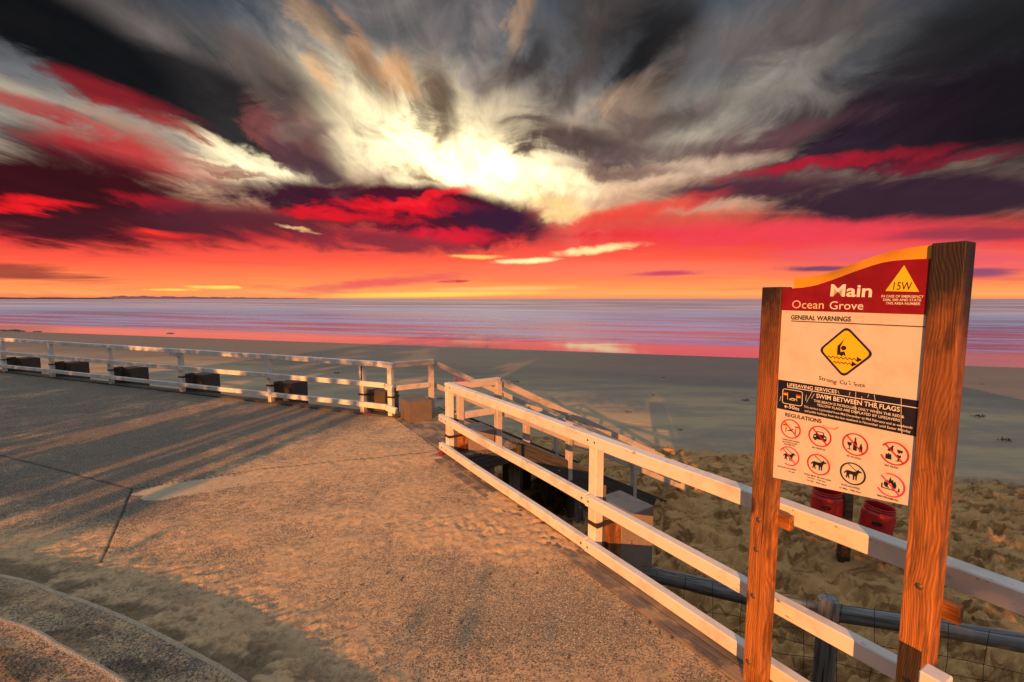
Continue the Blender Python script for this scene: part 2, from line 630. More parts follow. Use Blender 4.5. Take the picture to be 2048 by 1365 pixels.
def inside(X, Y, poly):
    r = np.zeros(X.shape, bool)
    n = len(poly)
    for i in range(n):
        x0, y0 = poly[i][0], poly[i][1]
        x1, y1 = poly[(i + 1) % n][0], poly[(i + 1) % n][1]
        if y0 == y1:
            continue
        c = ((Y >= min(y0, y1)) & (Y < max(y0, y1)) & (X < x0 + (Y - y0) * (x1 - x0) / (y1 - y0)))
        r ^= c
    return r


def seg_dist(X, Y, a, b):
    ax, ay = a[0], a[1]
    bx, by = b[0] - ax, b[1] - ay
    t = np.clip(((X - ax) * bx + (Y - ay) * by) / (bx * bx + by * by), 0, 1)
    return np.hypot(X - ax - t * bx, Y - ay - t * by)


# ------------------------------------------------------------------ materials
def material(name):
    m = bpy.data.materials.new(name)
    m.use_nodes = True
    t = NT(m.node_tree)
    bsdf = t.n['Principled BSDF']
    return m, t, bsdf


def bump(t, bsdf, h, strength=0.4, dist=0.01):
    b = t.new('ShaderNodeBump')
    b.inputs['Strength'].default_value = strength
    b.inputs['Distance'].default_value = dist
    t.put(b.inputs['Height'], h)
    t.l.new(b.outputs[0], bsdf.inputs['Normal'])
    return b


def objco(t):
    return t.new('ShaderNodeTexCoord').outputs['Object']


def rnd(t):
    return t.new('ShaderNodeObjectInfo').outputs['Random']


def offset(t, v, k=13.0):
    """different grain on every piece"""
    r = t.math('MULTIPLY', rnd(t), k)
    n = t.new('ShaderNodeVectorMath', operation='ADD')
    t.put(n.inputs[0], v)
    t.put(n.inputs[1], t.xyz(r, r, r))
    return n.outputs[0]


def mat_white_paint(name='white_paint', k=1.0):
    m, t, b = material(name)
    v = offset(t, objco(t))
    grime_shade = t.noise(v, 5.0, 5, 0.6)
    col = t.mix(t.ss(grime_shade, 0.45, 0.75), (0.68, 0.68, 0.67, 1), (0.50, 0.48, 0.45, 1))
    g = t.noise(t.mapping(v, sc=(2.5, 60, 60)), 1.0, 4, 0.6)
    chip = t.noise(t.mapping(v, sc=(9, 34, 34)), 1.0, 6, 0.7, 0.4)
    zone = t.noise(v, 1.7, 2, 0.5)
    chipm = t.math('MULTIPLY', t.ss(chip, 0.62, 0.65), t.ss(zone, 0.40, 0.60))
    # paint lost along the sharp arrises
    ge = t.new('ShaderNodeNewGeometry')
    bev = t.ss(t.noise(t.mapping(v, sc=(14, 60, 60)), 1.0, 4, 0.6), 0.52, 0.60)
    col = t.mix(chipm, col, (0.10, 0.075, 0.055, 1))
    spots = t.noise(v, 55.0, 2, 0.5)
    col = t.mix(t.math('MULTIPLY', t.ss(spots, 0.74, 0.78), 0.7), col, (0.16, 0.11, 0.08, 1))
    if k != 1.0:
        col = t.mix(1.0, col, (k, k * 0.90, k * 0.88, 1), 'MULTIPLY')
    t.put(b.inputs['Base Color'], col)
    b.inputs['Roughness'].default_value = 0.42
    b.inputs['Specular IOR Level'].default_value = 0.5
    h = t.math('MULTIPLY_ADD', g, 0.35, t.math('MULTIPLY', chipm, -0.8))
    bump(t, b, h, 0.35, 0.004)
    return m


def mat_sign_wood():
    """treated pine, warm brown, knots and grain flowing round them"""
    m, t, b = material('treated_pine')
    co = objco(t)
    v = offset(t, co, 5.0)
    # knots
    kv = t.mapping(v, sc=(3.0, 10.0, 1.0))
    vo = t.new('ShaderNodeTexVoronoi')
    t.put(vo.inputs['Vector'], kv)
    vo.inputs['Scale'].default_value = 1.0
    kd = vo.outputs['Distance']
    knot = t.ss(kd, 0.22, 0.10)
    pull = t.ss(kd, 0.6, 0.0)
    warp = t.noise(t.mapping(v, sc=(2.2, 5, 5)), 1.0, 2, 0.5)
    x, y, z = t.sep(v)
    yy = t.math('ADD', t.math('MULTIPLY', y, 40.0), t.math('MULTIPLY', warp, 5.0))
    zz = t.math('ADD', t.math('MULTIPLY', z, 26.0), t.math('MULTIPLY', pull, 2.2))
    gv = t.xyz(t.math('MULTIPLY', x, 0.7), yy, zz)
    wv = t.new('ShaderNodeTexWave', wave_type='BANDS', bands_direction='Y')
    t.put(wv.inputs['Vector'], gv)
    wv.inputs['Scale'].default_value = 0.85
    wv.inputs['Distortion'].default_value = 3.2
    wv.inputs['Detail'].default_value = 3.0
    wv.inputs['Detail Scale'].default_value = 0.8
    ring = wv.outputs['Fac']
    fib = t.noise(t.mapping(v, sc=(2.2, 85, 85)), 1.0, 6, 0.7)
    g = t.math('MULTIPLY_ADD', fib, 0.84, t.math('MULTIPLY', ring, 0.16))
    col = t.ramp(g, [(0.22, (0.10, 0.032, 0.009, 1)), (0.42, (0.27, 0.095, 0.022, 1)), (0.62, (0.46, 0.18, 0.042, 1)), (0.85, (0.60, 0.27, 0.07, 1))])
    col = t.mix(knot, col, (0.05, 0.018, 0.008, 1))
    # green-grey weathered stain and the charred-looking top end
    stain = t.noise(t.mapping(v, sc=(2.4, 14, 14)), 1.0, 5, 0.65)
    col = t.mix(t.math('MULTIPLY', t.ss(stain, 0.44, 0.62), 0.85), col, (0.11, 0.045, 0.014, 1))
    ox = t.sep(co)[0]
    topn = t.math('ADD', ox, t.math('MULTIPLY', t.noise(t.mapping(v, sc=(9, 16, 16)), 1.0, 5, 0.65), 0.55))
    col = t.mix(t.ss(topn, 1.5, 2.6, 0.0, 0.6), col, (0.10, 0.030, 0.012, 1))
    dark = t.math('MULTIPLY', t.ss(topn, 2.50, 2.80), 0.96)
    col = t.mix(dark, col, (0.010, 0.004, 0.004, 1))
    crack = t.noise(t.mapping(v, sc=(1.3, 55, 55)), 1.0, 2, 0.5)
    ck = t.ss(crack, 0.73, 0.76)
    col = t.mix(t.math('MULTIPLY', ck, 0.8), col, (0.03, 0.012, 0.006, 1))
    t.put(b.inputs['Base Color'], col)
    b.inputs['Roughness'].default_value = 0.62
    h = t.math('SUBTRACT', g, t.math('MULTIPLY', ck, 0.7))
    bump(t, b, h, 0.6, 0.006)
    return m


def mat_grey_wood(name='weathered_timber', tint=(0.16, 0.15, 0.145), warm=(0.20, 0.14, 0.09), warmamt=0.5, dark=0.03):
    m, t, b = material(name)
    v = offset(t, objco(t))
    g = t.noise(t.mapping(v, sc=(1.4, 48, 48)), 1.0, 6, 0.65, 0.3)
    w = t.noise(v, 2.2, 3, 0.5)
    base = t.mix(t.math('MULTIPLY', t.ss(w, 0.35, 0.7), warmamt), (*tint, 1), (*warm, 1))
    col = t.mix(t.ss(g, 0.30, 0.62), (dark, dark * 0.9, dark * 0.85, 1), base)
    c2 = t.mix(t.ss(g, 0.6, 0.8), col, (tint[0] * 1.6, tint[1] * 1.6, tint[2] * 1.6, 1))
    ck = t.ss(t.noise(t.mapping(v, loc=(4, 1, 2), sc=(1.0, 40, 40)), 1.0, 2, 0.5), 0.70, 0.74)
    c2 = t.mix(ck, c2, (0.012, 0.01, 0.01, 1))
    t.put(b.inputs['Base Color'], c2)
    b.inputs['Roughness'].default_value = 0.75
    bump(t, b, t.math('SUBTRACT', g, ck), 0.7, 0.008)
    return m


def mat_kerb_wood():
    """old landing timber with blown sand lying on it"""
    m, t, b = material('sandy_timber')
    v = offset(t, objco(t))
    g = t.noise(t.mapping(v, sc=(1.2, 40, 40)), 1.0, 6, 0.65, 0.3)
    col = t.ramp(g, [(0.3, (0.035, 0.03, 0.026, 1)), (0.5, (0.13, 0.105, 0.085, 1)), (0.75, (0.24, 0.20, 0.165, 1))])
    ge = t.new('ShaderNodeNewGeometry')
    up = t.sep(ge.outputs['Normal'])[2]
    p = ge.outputs['Position']
    s = t.noise(p, 3.2, 6, 0.65, 0.6)
    sand = t.math('MULTIPLY', t.ss(t.math('ADD', s, t.math('MULTIPLY', g, -0.35)), 0.28, 0.42), t.ss(up, 0.5, 0.9))
    grain = t.noise(p, 260.0, 2, 0.6)
    sc = t.mix(grain, (0.26, 0.17, 0.09, 1), (0.46, 0.33, 0.20, 1))
    t.put(b.inputs['Base Color'], t.mix(t.math('MULTIPLY', sand, 0.85), col, sc))
    b.inputs['Roughness'].default_value = 0.85
    bump(t, b, t.math('ADD', g, t.math('MULTIPLY', s, 0.6)), 0.6, 0.008)
    return m


def mat_concrete_block(name='precast_concrete', k=1.0):
    m, t, b = material(name)
    v = offset(t, objco(t))
    n = t.noise(v, 7.0, 5, 0.65)
    col = t.mix(n, (0.17, 0.13, 0.115, 1), (0.33, 0.26, 0.22, 1))
    st = t.noise(t.mapping(v, sc=(5, 5, 2.5)), 1.0, 5, 0.7)
    col = t.mix(t.math('MULTIPLY', t.ss(st, 0.5, 0.7), 0.6), col, (0.13, 0.075, 0.045, 1))
    pit = t.new('ShaderNodeTexVoronoi')
    t.put(pit.inputs['Vector'], v)
    pit.inputs['Scale'].default_value = 28.0
    pm = t.ss(pit.outputs['Distance'], 0.16, 0.10)
    pm = t.math('MULTIPLY', pm, t.ss(t.noise(v, 20, 2), 0.5, 0.55))
    col = t.mix(pm, col, (0.03, 0.02, 0.018, 1))
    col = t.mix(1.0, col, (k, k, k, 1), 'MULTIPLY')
    t.put(b.inputs['Base Color'], col)
    b.inputs['Roughness'].default_value = 0.85
    bump(t, b, t.math('SUBTRACT', n, pm), 0.5, 0.01)
    return m


def mat_plain(name, col, rough=0.5, metal=0.0, spec=0.5, var=0.0):
    m, t, b = material(name)
    if var:
        v = objco(t)
        n = t.noise(v, 14.0, 4, 0.6)
        t.put(b.inputs['Base Color'], t.mix(n, (col[0] * (1 - var), col[1] * (1 - var), col[2] * (1 - var), 1),
                                            (min(1, col[0] * (1 + var)), min(1, col[1] * (1 + var)), min(1, col[2] * (1 + var)), 1)))
    else:
        b.inputs['Base Color'].default_value = (*col, 1)
    b.inputs['Roughness'].default_value = rough
    b.inputs['Metallic'].default_value = metal
    b.inputs['Specular IOR Level'].default_value = spec
    return m


def mat_sheet(name, col, scuff, amt=0.35, rough=0.38):
    """printed sign face: sun-bleached, scratched, thinly stained"""
    m, t, b = material(name)
    v = objco(t)
    n = t.noise(v, 9.0, 5, 0.65)
    c = t.mix(t.math('MULTIPLY', t.ss(n, 0.42, 0.72), amt), (*col, 1), (*scuff, 1))
    sp = t.ss(t.noise(v, 60.0, 3, 0.6), 0.70, 0.74)
    c = t.mix(t.math('MULTIPLY', sp, 0.5), c, (*scuff, 1))
    t.put(b.inputs['Base Color'], c)
    b.inputs['Roughness'].default_value = rough
    bump(t, b, n, 0.08, 0.002)
    return m


def mat_terrace():
    """exposed-aggregate concrete with blown sand on it; 'sand' says where the sand lies"""
    m, t, b = material('aggregate_concrete')
    ge = t.new('ShaderNodeNewGeometry')
    p = ge.outputs['Position']
    at = t.new('ShaderNodeAttribute', attribute_name='sand').outputs['Fac']
    jt = t.new('ShaderNodeAttribute', attribute_name='joint_and_shade').outputs['Fac']  # construction joints plus the shade painted along the steps
    sm = t.new('ShaderNodeAttribute', attribute_name='smooth_band').outputs['Fac']
    vo = t.new('ShaderNodeTexVoronoi')
    t.put(vo.inputs['Vector'], p)
    vo.inputs['Scale'].default_value = 115.0
    r = t.sep(vo.outputs['Color'])[0]
    r2 = t.sep(vo.outputs['Color'])[1]
    stone = t.ramp(r, [(0.0, (0.04, 0.038, 0.04, 1)), (0.10, (0.17, 0.16, 0.155, 1)), (0.30, (0.33, 0.31, 0.28, 1)),
                       (0.55, (0.46, 0.43, 0.38, 1)), (0.78, (0.55, 0.57, 0.60, 1)), (0.92, (0.85, 0.83, 0.80, 1))], 'CONSTANT')
    gap = t.ss(vo.outputs['Distance'], 0.35, 0.62)
    agg = t.mix(gap, stone, (0.20, 0.17, 0.13, 1))
    big = t.noise(p, 1.1, 5, 0.6)
    lit_pool_fac = t.new('ShaderNodeAttribute', attribute_name='lit_pool').outputs['Fac']
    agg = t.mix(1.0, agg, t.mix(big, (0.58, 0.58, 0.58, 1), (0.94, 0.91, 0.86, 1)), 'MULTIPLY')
    agg = t.mix(lit_pool_fac, agg, t.mix(1.0, agg, (1.7, 1.6, 1.35, 1), 'MULTIPLY'))
    grain = t.noise(p, 330.0, 2, 0.7)
    mid = t.noise(p, 26.0, 5, 0.65)
    sand = t.mix(grain, (0.32, 0.21, 0.115, 1), (0.84, 0.62, 0.37, 1))
    sand = t.mix(1.0, sand, t.mix(mid, (0.72, 0.72, 0.72, 1), (1.2, 1.2, 1.2, 1)), 'MULTIPLY')
    relief_shade = t.noise(p, 16.0, 7, 0.8, 0.5)  # random darker sand painted for shadows in the relief
    sand = t.mix(1.0, sand, t.mix(t.ss(relief_shade, 0.36, 0.56), (0.62, 0.58, 0.56, 1), (1.08, 1.06, 1.04, 1)), 'MULTIPLY')
    edge = t.math('ADD', at, t.math('MULTIPLY', t.math('SUBTRACT', t.noise(p, 9.0, 6, 0.7), 0.5), 0.9))
    edge = t.math('ADD', edge, t.math('MULTIPLY', t.math('SUBTRACT', r2, 0.5), 0.5))
    k = t.ss(edge, 0.30, 0.62)
    plain = t.mix(mid, (0.46, 0.38, 0.27, 1), (0.80, 0.68, 0.50, 1))
    ground = t.mix(sm, agg, plain)
    col = t.mix(k, ground, sand)
    deb = t.ss(t.noise(p, 34.0, 3, 0.75, 0.5), 0.725, 0.75)
    col = t.mix(t.math('MULTIPLY', deb, 0.75), col, (0.05, 0.03, 0.02, 1))
    stn = t.ss(t.noise(p, 2.6, 6, 0.72, 0.8), 0.66, 0.74)
    col = t.mix(t.math('MULTIPLY', stn, 0.5), col, (0.07, 0.045, 0.03, 1))
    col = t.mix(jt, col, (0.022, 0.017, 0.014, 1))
    t.put(b.inputs['Base Color'], col)
    b.inputs['Roughness'].default_value = 0.8
    b.inputs['Specular IOR Level'].default_value = 0.35
    h = t.math('ADD', t.math('MULTIPLY', t.ss(vo.outputs['Distance'], 0.6, 0.0), t.math('SUBTRACT', 1.0, k)), t.math('MULTIPLY', mid, 1.6))
    h = t.math('ADD', h, t.math('MULTIPLY', grain, 0.5))
    bump(t, b, h, 1.0, 0.009)
    return m


def mat_beach():
    m, t, b = material('beach_sand')
    ge = t.new('ShaderNodeNewGeometry')
    p = ge.outputs['Position']
    wet = t.new('ShaderNodeAttribute', attribute_name='wet').outputs['Fac']
    churn = t.new('ShaderNodeAttribute', attribute_name='churn').outputs['Fac']
    grain = t.noise(p, 240.0, 2, 0.7)
    mid = t.noise(p, 11.0, 6, 0.7)
    big = t.noise(t.mapping(p, rot=(0, 0, R(18)), sc=(0.16, 0.5, 1)), 1.0, 5, 0.6)
    dry = t.mix(grain, (0.20, 0.115, 0.045, 1), (0.62, 0.385, 0.175, 1))
    dry = t.mix(1.0, dry, t.mix(mid, (0.85, 0.85, 0.85, 1), (1.12, 1.12, 1.1, 1)), 'MULTIPLY')
    firm = t.mix(t.ss(big, 0.4, 0.62), (0.235, 0.21, 0.17, 1), (0.38, 0.31, 0.195, 1))
    fl = t.noise(t.mapping(p, rot=(0, 0, R(18)), sc=(1.2, 7.0, 1)), 1.0, 5, 0.7)
    firm = t.mix(1.0, firm, t.mix(fl, (0.75, 0.75, 0.75, 1), (1.22, 1.2, 1.18, 1)), 'MULTIPLY')
    firm = t.mix(t.math('MULTIPLY', grain, 0.25), firm, (0.3, 0.25, 0.2, 1))
    firm = t.mix(t.math('MULTIPLY', t.ss(wet, 0.1, 0.8), 0.85), firm, (0.135, 0.130, 0.118, 1))
    hollow_shade = t.noise(t.mapping(p, sc=(0.7, 1.5, 1)), 3.2, 5, 0.62, 0.8)  # dark mottling painted for the shaded hollows of trampled sand
    dry = t.mix(1.0, dry, t.mix(t.ss(hollow_shade, 0.38, 0.54), (0.50, 0.42, 0.34, 1), (1.1, 1.06, 1.0, 1)), 'MULTIPLY')
    col = t.mix(churn, firm, dry)
    weed = t.ss(t.noise(p, 3.3, 5, 0.8, 0.8), 0.745, 0.765)
    col = t.mix(t.math('MULTIPLY', weed, 0.8), col, (0.035, 0.022, 0.014, 1))
    t.put(b.inputs['Base Color'], col)
    t.put(b.inputs['Roughness'], t.ss(wet, 0.3, 1.0, 0.85, 0.55))
    t.put(b.inputs['Specular IOR Level'], t.ss(wet, 0.3, 1.0, 0.2, 0.35))
    h = t.math('MULTIPLY_ADD', mid, t.math('MULTIPLY_ADD', churn, 1.0, 0.15), t.math('MULTIPLY', grain, 0.15))
    bump(t, b, h, 0.7, 0.02)
    return m


def mat_sea():
    """hours of small waves smoothed by a long exposure: milky, glossy, banded"""
    m, t, b = material('smooth_sea')
    ge = t.new('ShaderNodeNewGeometry')
    p = ge.outputs['Position']
    sh = t.new('ShaderNodeAttribute', attribute_name='shore').outputs['Fac']   # metres out from the water's edge
    far = t.math('LOGARITHM', t.math('ADD', t.math('MAXIMUM', sh, 0.0), 6.0), 2.718)
    px_, py_, pz_ = t.sep(p)
    band = t.xyz(t.math('MULTIPLY', t.math('DIVIDE', px_, t.math('ADD', t.math('ABSOLUTE', py_), 40.0)), 2.4), t.math('MULTIPLY', far, 5.5), 0.0)
    n = t.noise(band, 1.0, 5, 0.6, 0.5)
    nf = t.noise(t.mapping(band, sc=(2.2, 4.0, 1)), 1.0, 5, 0.62, 0.6)
    foam = t.ss(t.math('MULTIPLY_ADD', nf, 0.4, t.math('MULTIPLY', n, 0.6)), 0.41, 0.57)
    near = t.ss(sh, 260.0, 20.0)
    deep = t.mix(t.ss(sh, 20.0, 300.0), (0.12, 0.13, 0.36, 1), (0.035, 0.035, 0.12, 1))
    milky = t.mix(n, (0.04, 0.40, 0.85, 1), (0.36, 0.60, 1.0, 1))
    col = t.mix(t.math('MULTIPLY', foam, t.math('MULTIPLY_ADD', near, 0.75, 0.12)), deep, milky)
    film = t.ss(sh, 13.0, 6.0)
    col = t.mix(t.math('MULTIPLY', film, 0.8), col, (0.62, 0.56, 0.50, 1))
    dif = t.new('ShaderNodeBsdfDiffuse')
    t.put(dif.inputs[0], col)
    gl = t.new('ShaderNodeBsdfGlossy')
    gl.inputs[0].default_value = (0.97, 0.90, 1.0, 1)
    t.put(gl.inputs['Roughness'], t.math('MAXIMUM', t.math('MULTIPLY_ADD', film, -0.42, t.ss(sh, 10.0, 160.0, 0.17, 0.50)), 0.05))
    bp = t.new('ShaderNodeBump')
    bp.inputs['Strength'].default_value = 0.35
    bp.inputs['Distance'].default_value = 0.25
    w = t.noise(t.mapping(p, rot=(0, 0, R(18)), sc=(0.10, 0.45, 1)), 1.0, 5, 0.6, 0.3)
    t.put(bp.inputs['Height'], t.math('MULTIPLY', w, t.math('SUBTRACT', 1.0, film)))
    t.l.new(bp.outputs[0], gl.inputs['Normal'])
    fr = t.new('ShaderNodeFresnel')
    fr.inputs[0].default_value = 1.33
    lw = t.math('MULTIPLY_ADD', foam, -0.45, t.ss(sh, 30.0, 400.0, 0.88, 0.80))
    fac = t.math('MULTIPLY', t.math('MAXIMUM', fr.outputs[0], 0.75), lw)
    fac = t.math('MULTIPLY_ADD', film, t.math('SUBTRACT', 0.70, fac), fac)
    mx = t.new('ShaderNodeMixShader')
    t.put(mx.inputs[0], fac)
    t.l.new(dif.outputs[0], mx.inputs[1])
    t.l.new(gl.outputs[0], mx.inputs[2])
    out = t.n['Material Output']
    t.n.remove(b)
    t.l.new(mx.outputs[0], out.inputs[0])
    return m


WHITE = mat_white_paint()
DIMWHITE = mat_white_paint('pink_lit_white_paint', 0.72)  # white paint dulled and pinked for the light on the ramp rails
PINE = mat_sign_wood()
GREY = mat_grey_wood()
DARKWOOD = mat_grey_wood('dark_stringer_timber', (0.075, 0.07, 0.07), (0.10, 0.07, 0.05), 0.5, 0.015)
LOG = mat_grey_wood('bleached_log', (0.22, 0.23, 0.24), (0.22, 0.17, 0.15), 0.25, 0.04)
KERB = mat_kerb_wood()
BLOCK = mat_concrete_block()
MIDBLOCK = mat_concrete_block('brown_concrete', 0.55)  # same concrete in a darker tone
DARKBLOCK = mat_concrete_block('shaded_concrete', 0.28)  # block concrete darkened for the shade by the left fence
RUST = mat_plain('rusty_steel', (0.05, 0.028, 0.02), 0.7, 0.4, var=0.5)
BOLT = mat_plain('galvanised_bolt', (0.16, 0.10, 0.07), 0.5, 0.6, var=0.4)
TERR = mat_terrace()
BEACH = mat_beach()
SEA = mat_sea()


# ================================================================== THE LIE OF THE LAND
# fence lines measured from the photograph (front edge of the top rail is 0.985 above the terrace)
TOP, MID, LOW = 0.985, 0.56, 0.175
A = on_z(888, 765.6, TOP); A.z = 0            # far end of the right-hand fence
Bq = on_z(1590, 1024, 0.975); Bq.z = 0
D = (Bq - A).normalized()                     # along the right fence, towards the camera
N = Vector((-D.y, D.x, 0)).normalized()       # outward, to the beach
if N.x < 0:
    N = -N
C = on_z(782, 726, TOP); C.z = 0              # corner where the left-hand fence ends
Lq = on_z(0, 677, TOP); Lq.z = 0
DL = (Lq - C).normalized()                    # along the left fence, away to the left
NL = Vector((-DL.y, DL.x, 0)).normalized()
if NL.y < 0:
    NL = -NL

SHORE_A, SHORE_B = Vector((-75, 67, 0)), Vector((35, 31, 0))
SEA_Z = -2.6


def shore_q(x, y):
    return (42.3 - 0.327 * x - y) / 1.052


def beach_z(x, y):
    q = shore_q(x, y)
    return SEA_Z + 0.027 * q + 0.50 * np.exp(-(((x - 2.6) / 2.2) ** 2 + ((y - 2.2) / 1.6) ** 2))


# ------------------------------------------------------------------ terrace outline
E_in = 0.02
cornerN = C + NL * 0.10
land0 = C + N * 0.16
land1 = A + N * 0.16
terrace_poly = [(-40, 13.3 + 0.0), ]
lf = C + DL * 30 + NL * 0.12
terrace_poly = [tuple((C + DL * 30 + NL * 0.12)[:2]), tuple((C + NL * 0.12)[:2]), tuple((C + D * 0.1 + N * 0.02)[:2]), tuple((A - D * 0.05 + N * 0.0)[:2]),
                tuple((A + D * 9.0 + N * 0.0)[:2]), (4.0, -12), (-34, -12)]

# fan grid: fine near the steps, coarser far off
rows = []
y = 1.2
while y < 22:
    rows.append(y)
    y *= 1.0052
rows = np.array(rows)
us = np.linspace(-1.30, 1.0, 760)
U, V = np.meshgrid(us, rows)
X, Y = U * V, V + 0 * U
keep = inside(X, Y, terrace_poly)

# construction joints: polyline corners read off the photograph
J0 = on_z(0, 910); J1 = on_z(264, 978); J2 = on_z(200, 1135); J3 = on_z(520, 940); J4 = on_z(868, 905)
J5 = on_z(120, 1290)
joint_and_shade = np.minimum.reduce([seg_dist(X, Y, J1 + (J0 - J1) * 3, J1), seg_dist(X, Y, J1, J2), seg_dist(X, Y, J1, J3), seg_dist(X, Y, J3, J4)])
jw = 0.006 + 0.0016 * Y
jm = sstep(joint_and_shade, jw * 1.25, jw * 0.35)
jm *= 0.55 + 0.45 * vnoise(X * 9, Y * 9, 3)
# paler trowelled band beside the cross joint
band = np.zeros_like(X)
Bp = [on_z(264, 984), on_z(400, 958), on_z(520, 944), on_z(700, 922), on_z(840, 908), on_z(868, 925), on_z(700, 940), on_z(520, 968), on_z(300, 1000)]
band[inside(X + 0.05 * (fbm(X * 6, Y * 6, 4, 9) - .5), Y + 0.25 * (fbm(X * 5, Y * 5, 4, 5) - .5), [(q.x, q.y) for q in Bp])] = 0.85

# where the wind has left sand: against the steps, in the middle of the slab, by the right fence
s_edge1 = [on_z(-420, 1075, .12), on_z(0, 1145, .12), on_z(120, 1180, .12), on_z(240, 1223, .12), on_z(380, 1292, .12), on_z(500, 1362, .12)]
e_dir = (s_edge1[-1] - s_edge1[-2]).normalized()
s_edge1.append(s_edge1[-1] + e_dir * 0.8 + Vector((0, -0.10, 0)))
s_edge1.append(s_edge1[-1] + e_dir * 1.4 + Vector((0, -0.5, 0)))
dstep = np.full(X.shape, 99.0)
for a_, b_ in zip(s_edge1[:-1], s_edge1[1:]):
    dstep = np.minimum(dstep, seg_dist(X, Y, a_, b_))
dfence = seg_dist(X, Y, A - D * 0.3, A + D * 8)
drift = fbm(X * 0.9, Y * 0.9, 5, 21)
drift2 = fbm(X * 3.1, Y * 3.1, 4, 31)
sand = 0.05 + 0.80 * sstep(dstep + 0.9 * (drift - .5), 1.5, 0.15)
# soft centre drift, roughly between (350,1000) and (1150,1150) in the photo
cx, cy = on_z(1000, 1075).x, on_z(1000, 1075).y
cen = np.exp(-(((X - cx) / 1.35) ** 2 + ((Y - cy - .1) / 0.8) ** 2))
c2x, c2y = on_z(760, 930).x, on_z(760, 930).y
cen2 = np.exp(-(((X - c2x) / 1.9) ** 2 + ((Y - c2y) / 1.6) ** 2))
sand = np.maximum(sand, 0.98 * cen)
sand = np.maximum(sand, 0.92 * cen2)
sand = np.maximum(sand, 0.72 * sstep(dfence, 0.75, 0.15))
fl = sstep(Y, 4.5, 9.0)
sand = np.maximum(sand, 0.12 * fl)
sand = np.maximum(sand, 0.58 * sstep(X * math.cos(SUN_AZ) - Y * math.sin(SUN_AZ), -5.2, -4.0))  # sunlit area painted in warm sand tone, edged along the sun's direction
sand = np.maximum(sand, 0.60 * np.exp(-(((X - on_z(1420, 1340).x) / .5) ** 2 + ((Y - on_z(1420, 1340).y) / .5) ** 2)))
sand = np.clip(sand + 0.8 * (drift - 0.5) + 0.5 * (drift2 - .5), 0, 1) * (1 - 0.75 * np.exp(-(((X - on_z(1150, 1240).x) / .9) ** 2 + ((Y - on_z(1150, 1240).y) / .42) ** 2)))


def stamp_feet(X, Y, H, pts, us, rows, depth, size=0.28, rim=0.35):
    """press shoe-sized hollows with raised rims into a fan grid"""
    ystep = len(rows)
    for (fx, fy, ang, sc) in pts:
        L = size * sc
        r0 = np.searchsorted(rows, fy - L)
        r1 = np.searchsorted(rows, fy + L)
        if r1 - r0 < 2:
            continue
        c0 = np.searchsorted(us, (fx - L) / fy - 0.02)
        c1 = np.searchsorted(us, (fx + L) / fy + 0.02)
        if c1 - c0 < 2:
            continue
        xs = X[r0:r1, c0:c1] - fx
        ys = Y[r0:r1, c0:c1] - fy
        ca, sa = math.cos(ang), math.sin(ang)
        a = (xs * ca + ys * sa) / (L * 0.5)
        b = (-xs * sa + ys * ca) / (L * 0.21)
        r = np.sqrt(a * a + b * b)
        H[r0:r1, c0:c1] += depth * sc * (-np.exp(-(r ** 3) * 1.2) + rim * np.exp(-((r - 1.35) / 0.32) ** 2))


rel = sstep(sand, 0.35, 0.95)
Z = np.zeros_like(X)
rip = fbm(X * 14, Y * 14, 3, 41)
Z += rel * (0.010 * fbm(X * 7, Y * 7, 4, 51) + 0.006 * rip + 0.008 * (1 - np.abs(2 * fbm(X * 5 + 2 * rip, Y * 8, 4, 85) - 1)))
deep = sstep(dstep + 0.35 * (drift - .5), 0.70, 0.12)
Z += deep * (0.008 + 0.015 * fbm(X * 6, Y * 6, 4, 61) + 0.014 * (1 - np.abs(2 * fbm(X * 8 + 1.5 * rip, Y * 15, 4, 71) - 1)))
Z += rel * 0.005 * (1 - np.abs(2 * fbm(X * 11, Y * 16, 4, 81) - 1))
feet = []
for k in range(520):
    fx, fy = random.uniform(-4.2, 1.4), random.uniform(1.5, 6.5)
    feet.append((fx, fy, random.uniform(0, math.pi), random.uniform(0.7, 1.1)))
HF = np.zeros_like(X)
stamp_feet(X, Y, HF, feet, us, rows, 0.006, 0.28)
Z += HF * rel
# finer heel and tread marks where the sand is thick
feet = []
for k in range(1500):
    i = random.randrange(len(s_edge1) - 1)
    f = random.random()
    q = s_edge1[i].lerp(s_edge1[i + 1], f)
    feet.append((q.x + random.gauss(0.1, 0.25), q.y + random.uniform(0.0, 0.75), random.uniform(0.3, 1.4), random.uniform(0.22, 0.9)))
for k in range(260):
    feet.append((cx + random.gauss(0, .6), cy + random.gauss(0, .4), random.uniform(0, 3.1), random.uniform(0.35, .9)))
HF = np.zeros_like(X)
stamp_feet(X, Y, HF, feet, us, rows, 0.009, 0.22, 0.5)
Z += HF * rel
grime_shade = sstep(dstep, 0.50, 0.12) * sstep(fbm(X * 5, Y * 11, 5, 111), 0.44, 0.60)  # shadow of the lowest step painted as dark patches beside its edge
jm = np.maximum(jm, 0.62 * grime_shade)
Z -= jm * 0.012
pool_x, pool_y = on_z(1120, 1230).x, on_z(1120, 1230).y
lit_pool = np.exp(-(((X - pool_x) / 1.0) ** 2 + ((Y - pool_y) / 0.55) ** 2))  # brighter pool in the near centre: light painted into the aggregate
lit_pool = np.clip(lit_pool + 0.5 * np.exp(-(((X + 1.0) / 1.3) ** 2 + ((Y - 3.3) / 0.5) ** 2)), 0, 1) * (0.6 + 0.8 * fbm(X * 2, Y * 2, 4, 77))
me = grid_mesh('terrace', X, Y, Z, keep, {'sand': sand, 'joint_and_shade': jm, 'lit_pool': lit_pool, 'smooth_band': band * (1 - sstep(sand, .4, .8) * 0.6)})
o = obj('terrace', me, TERR)
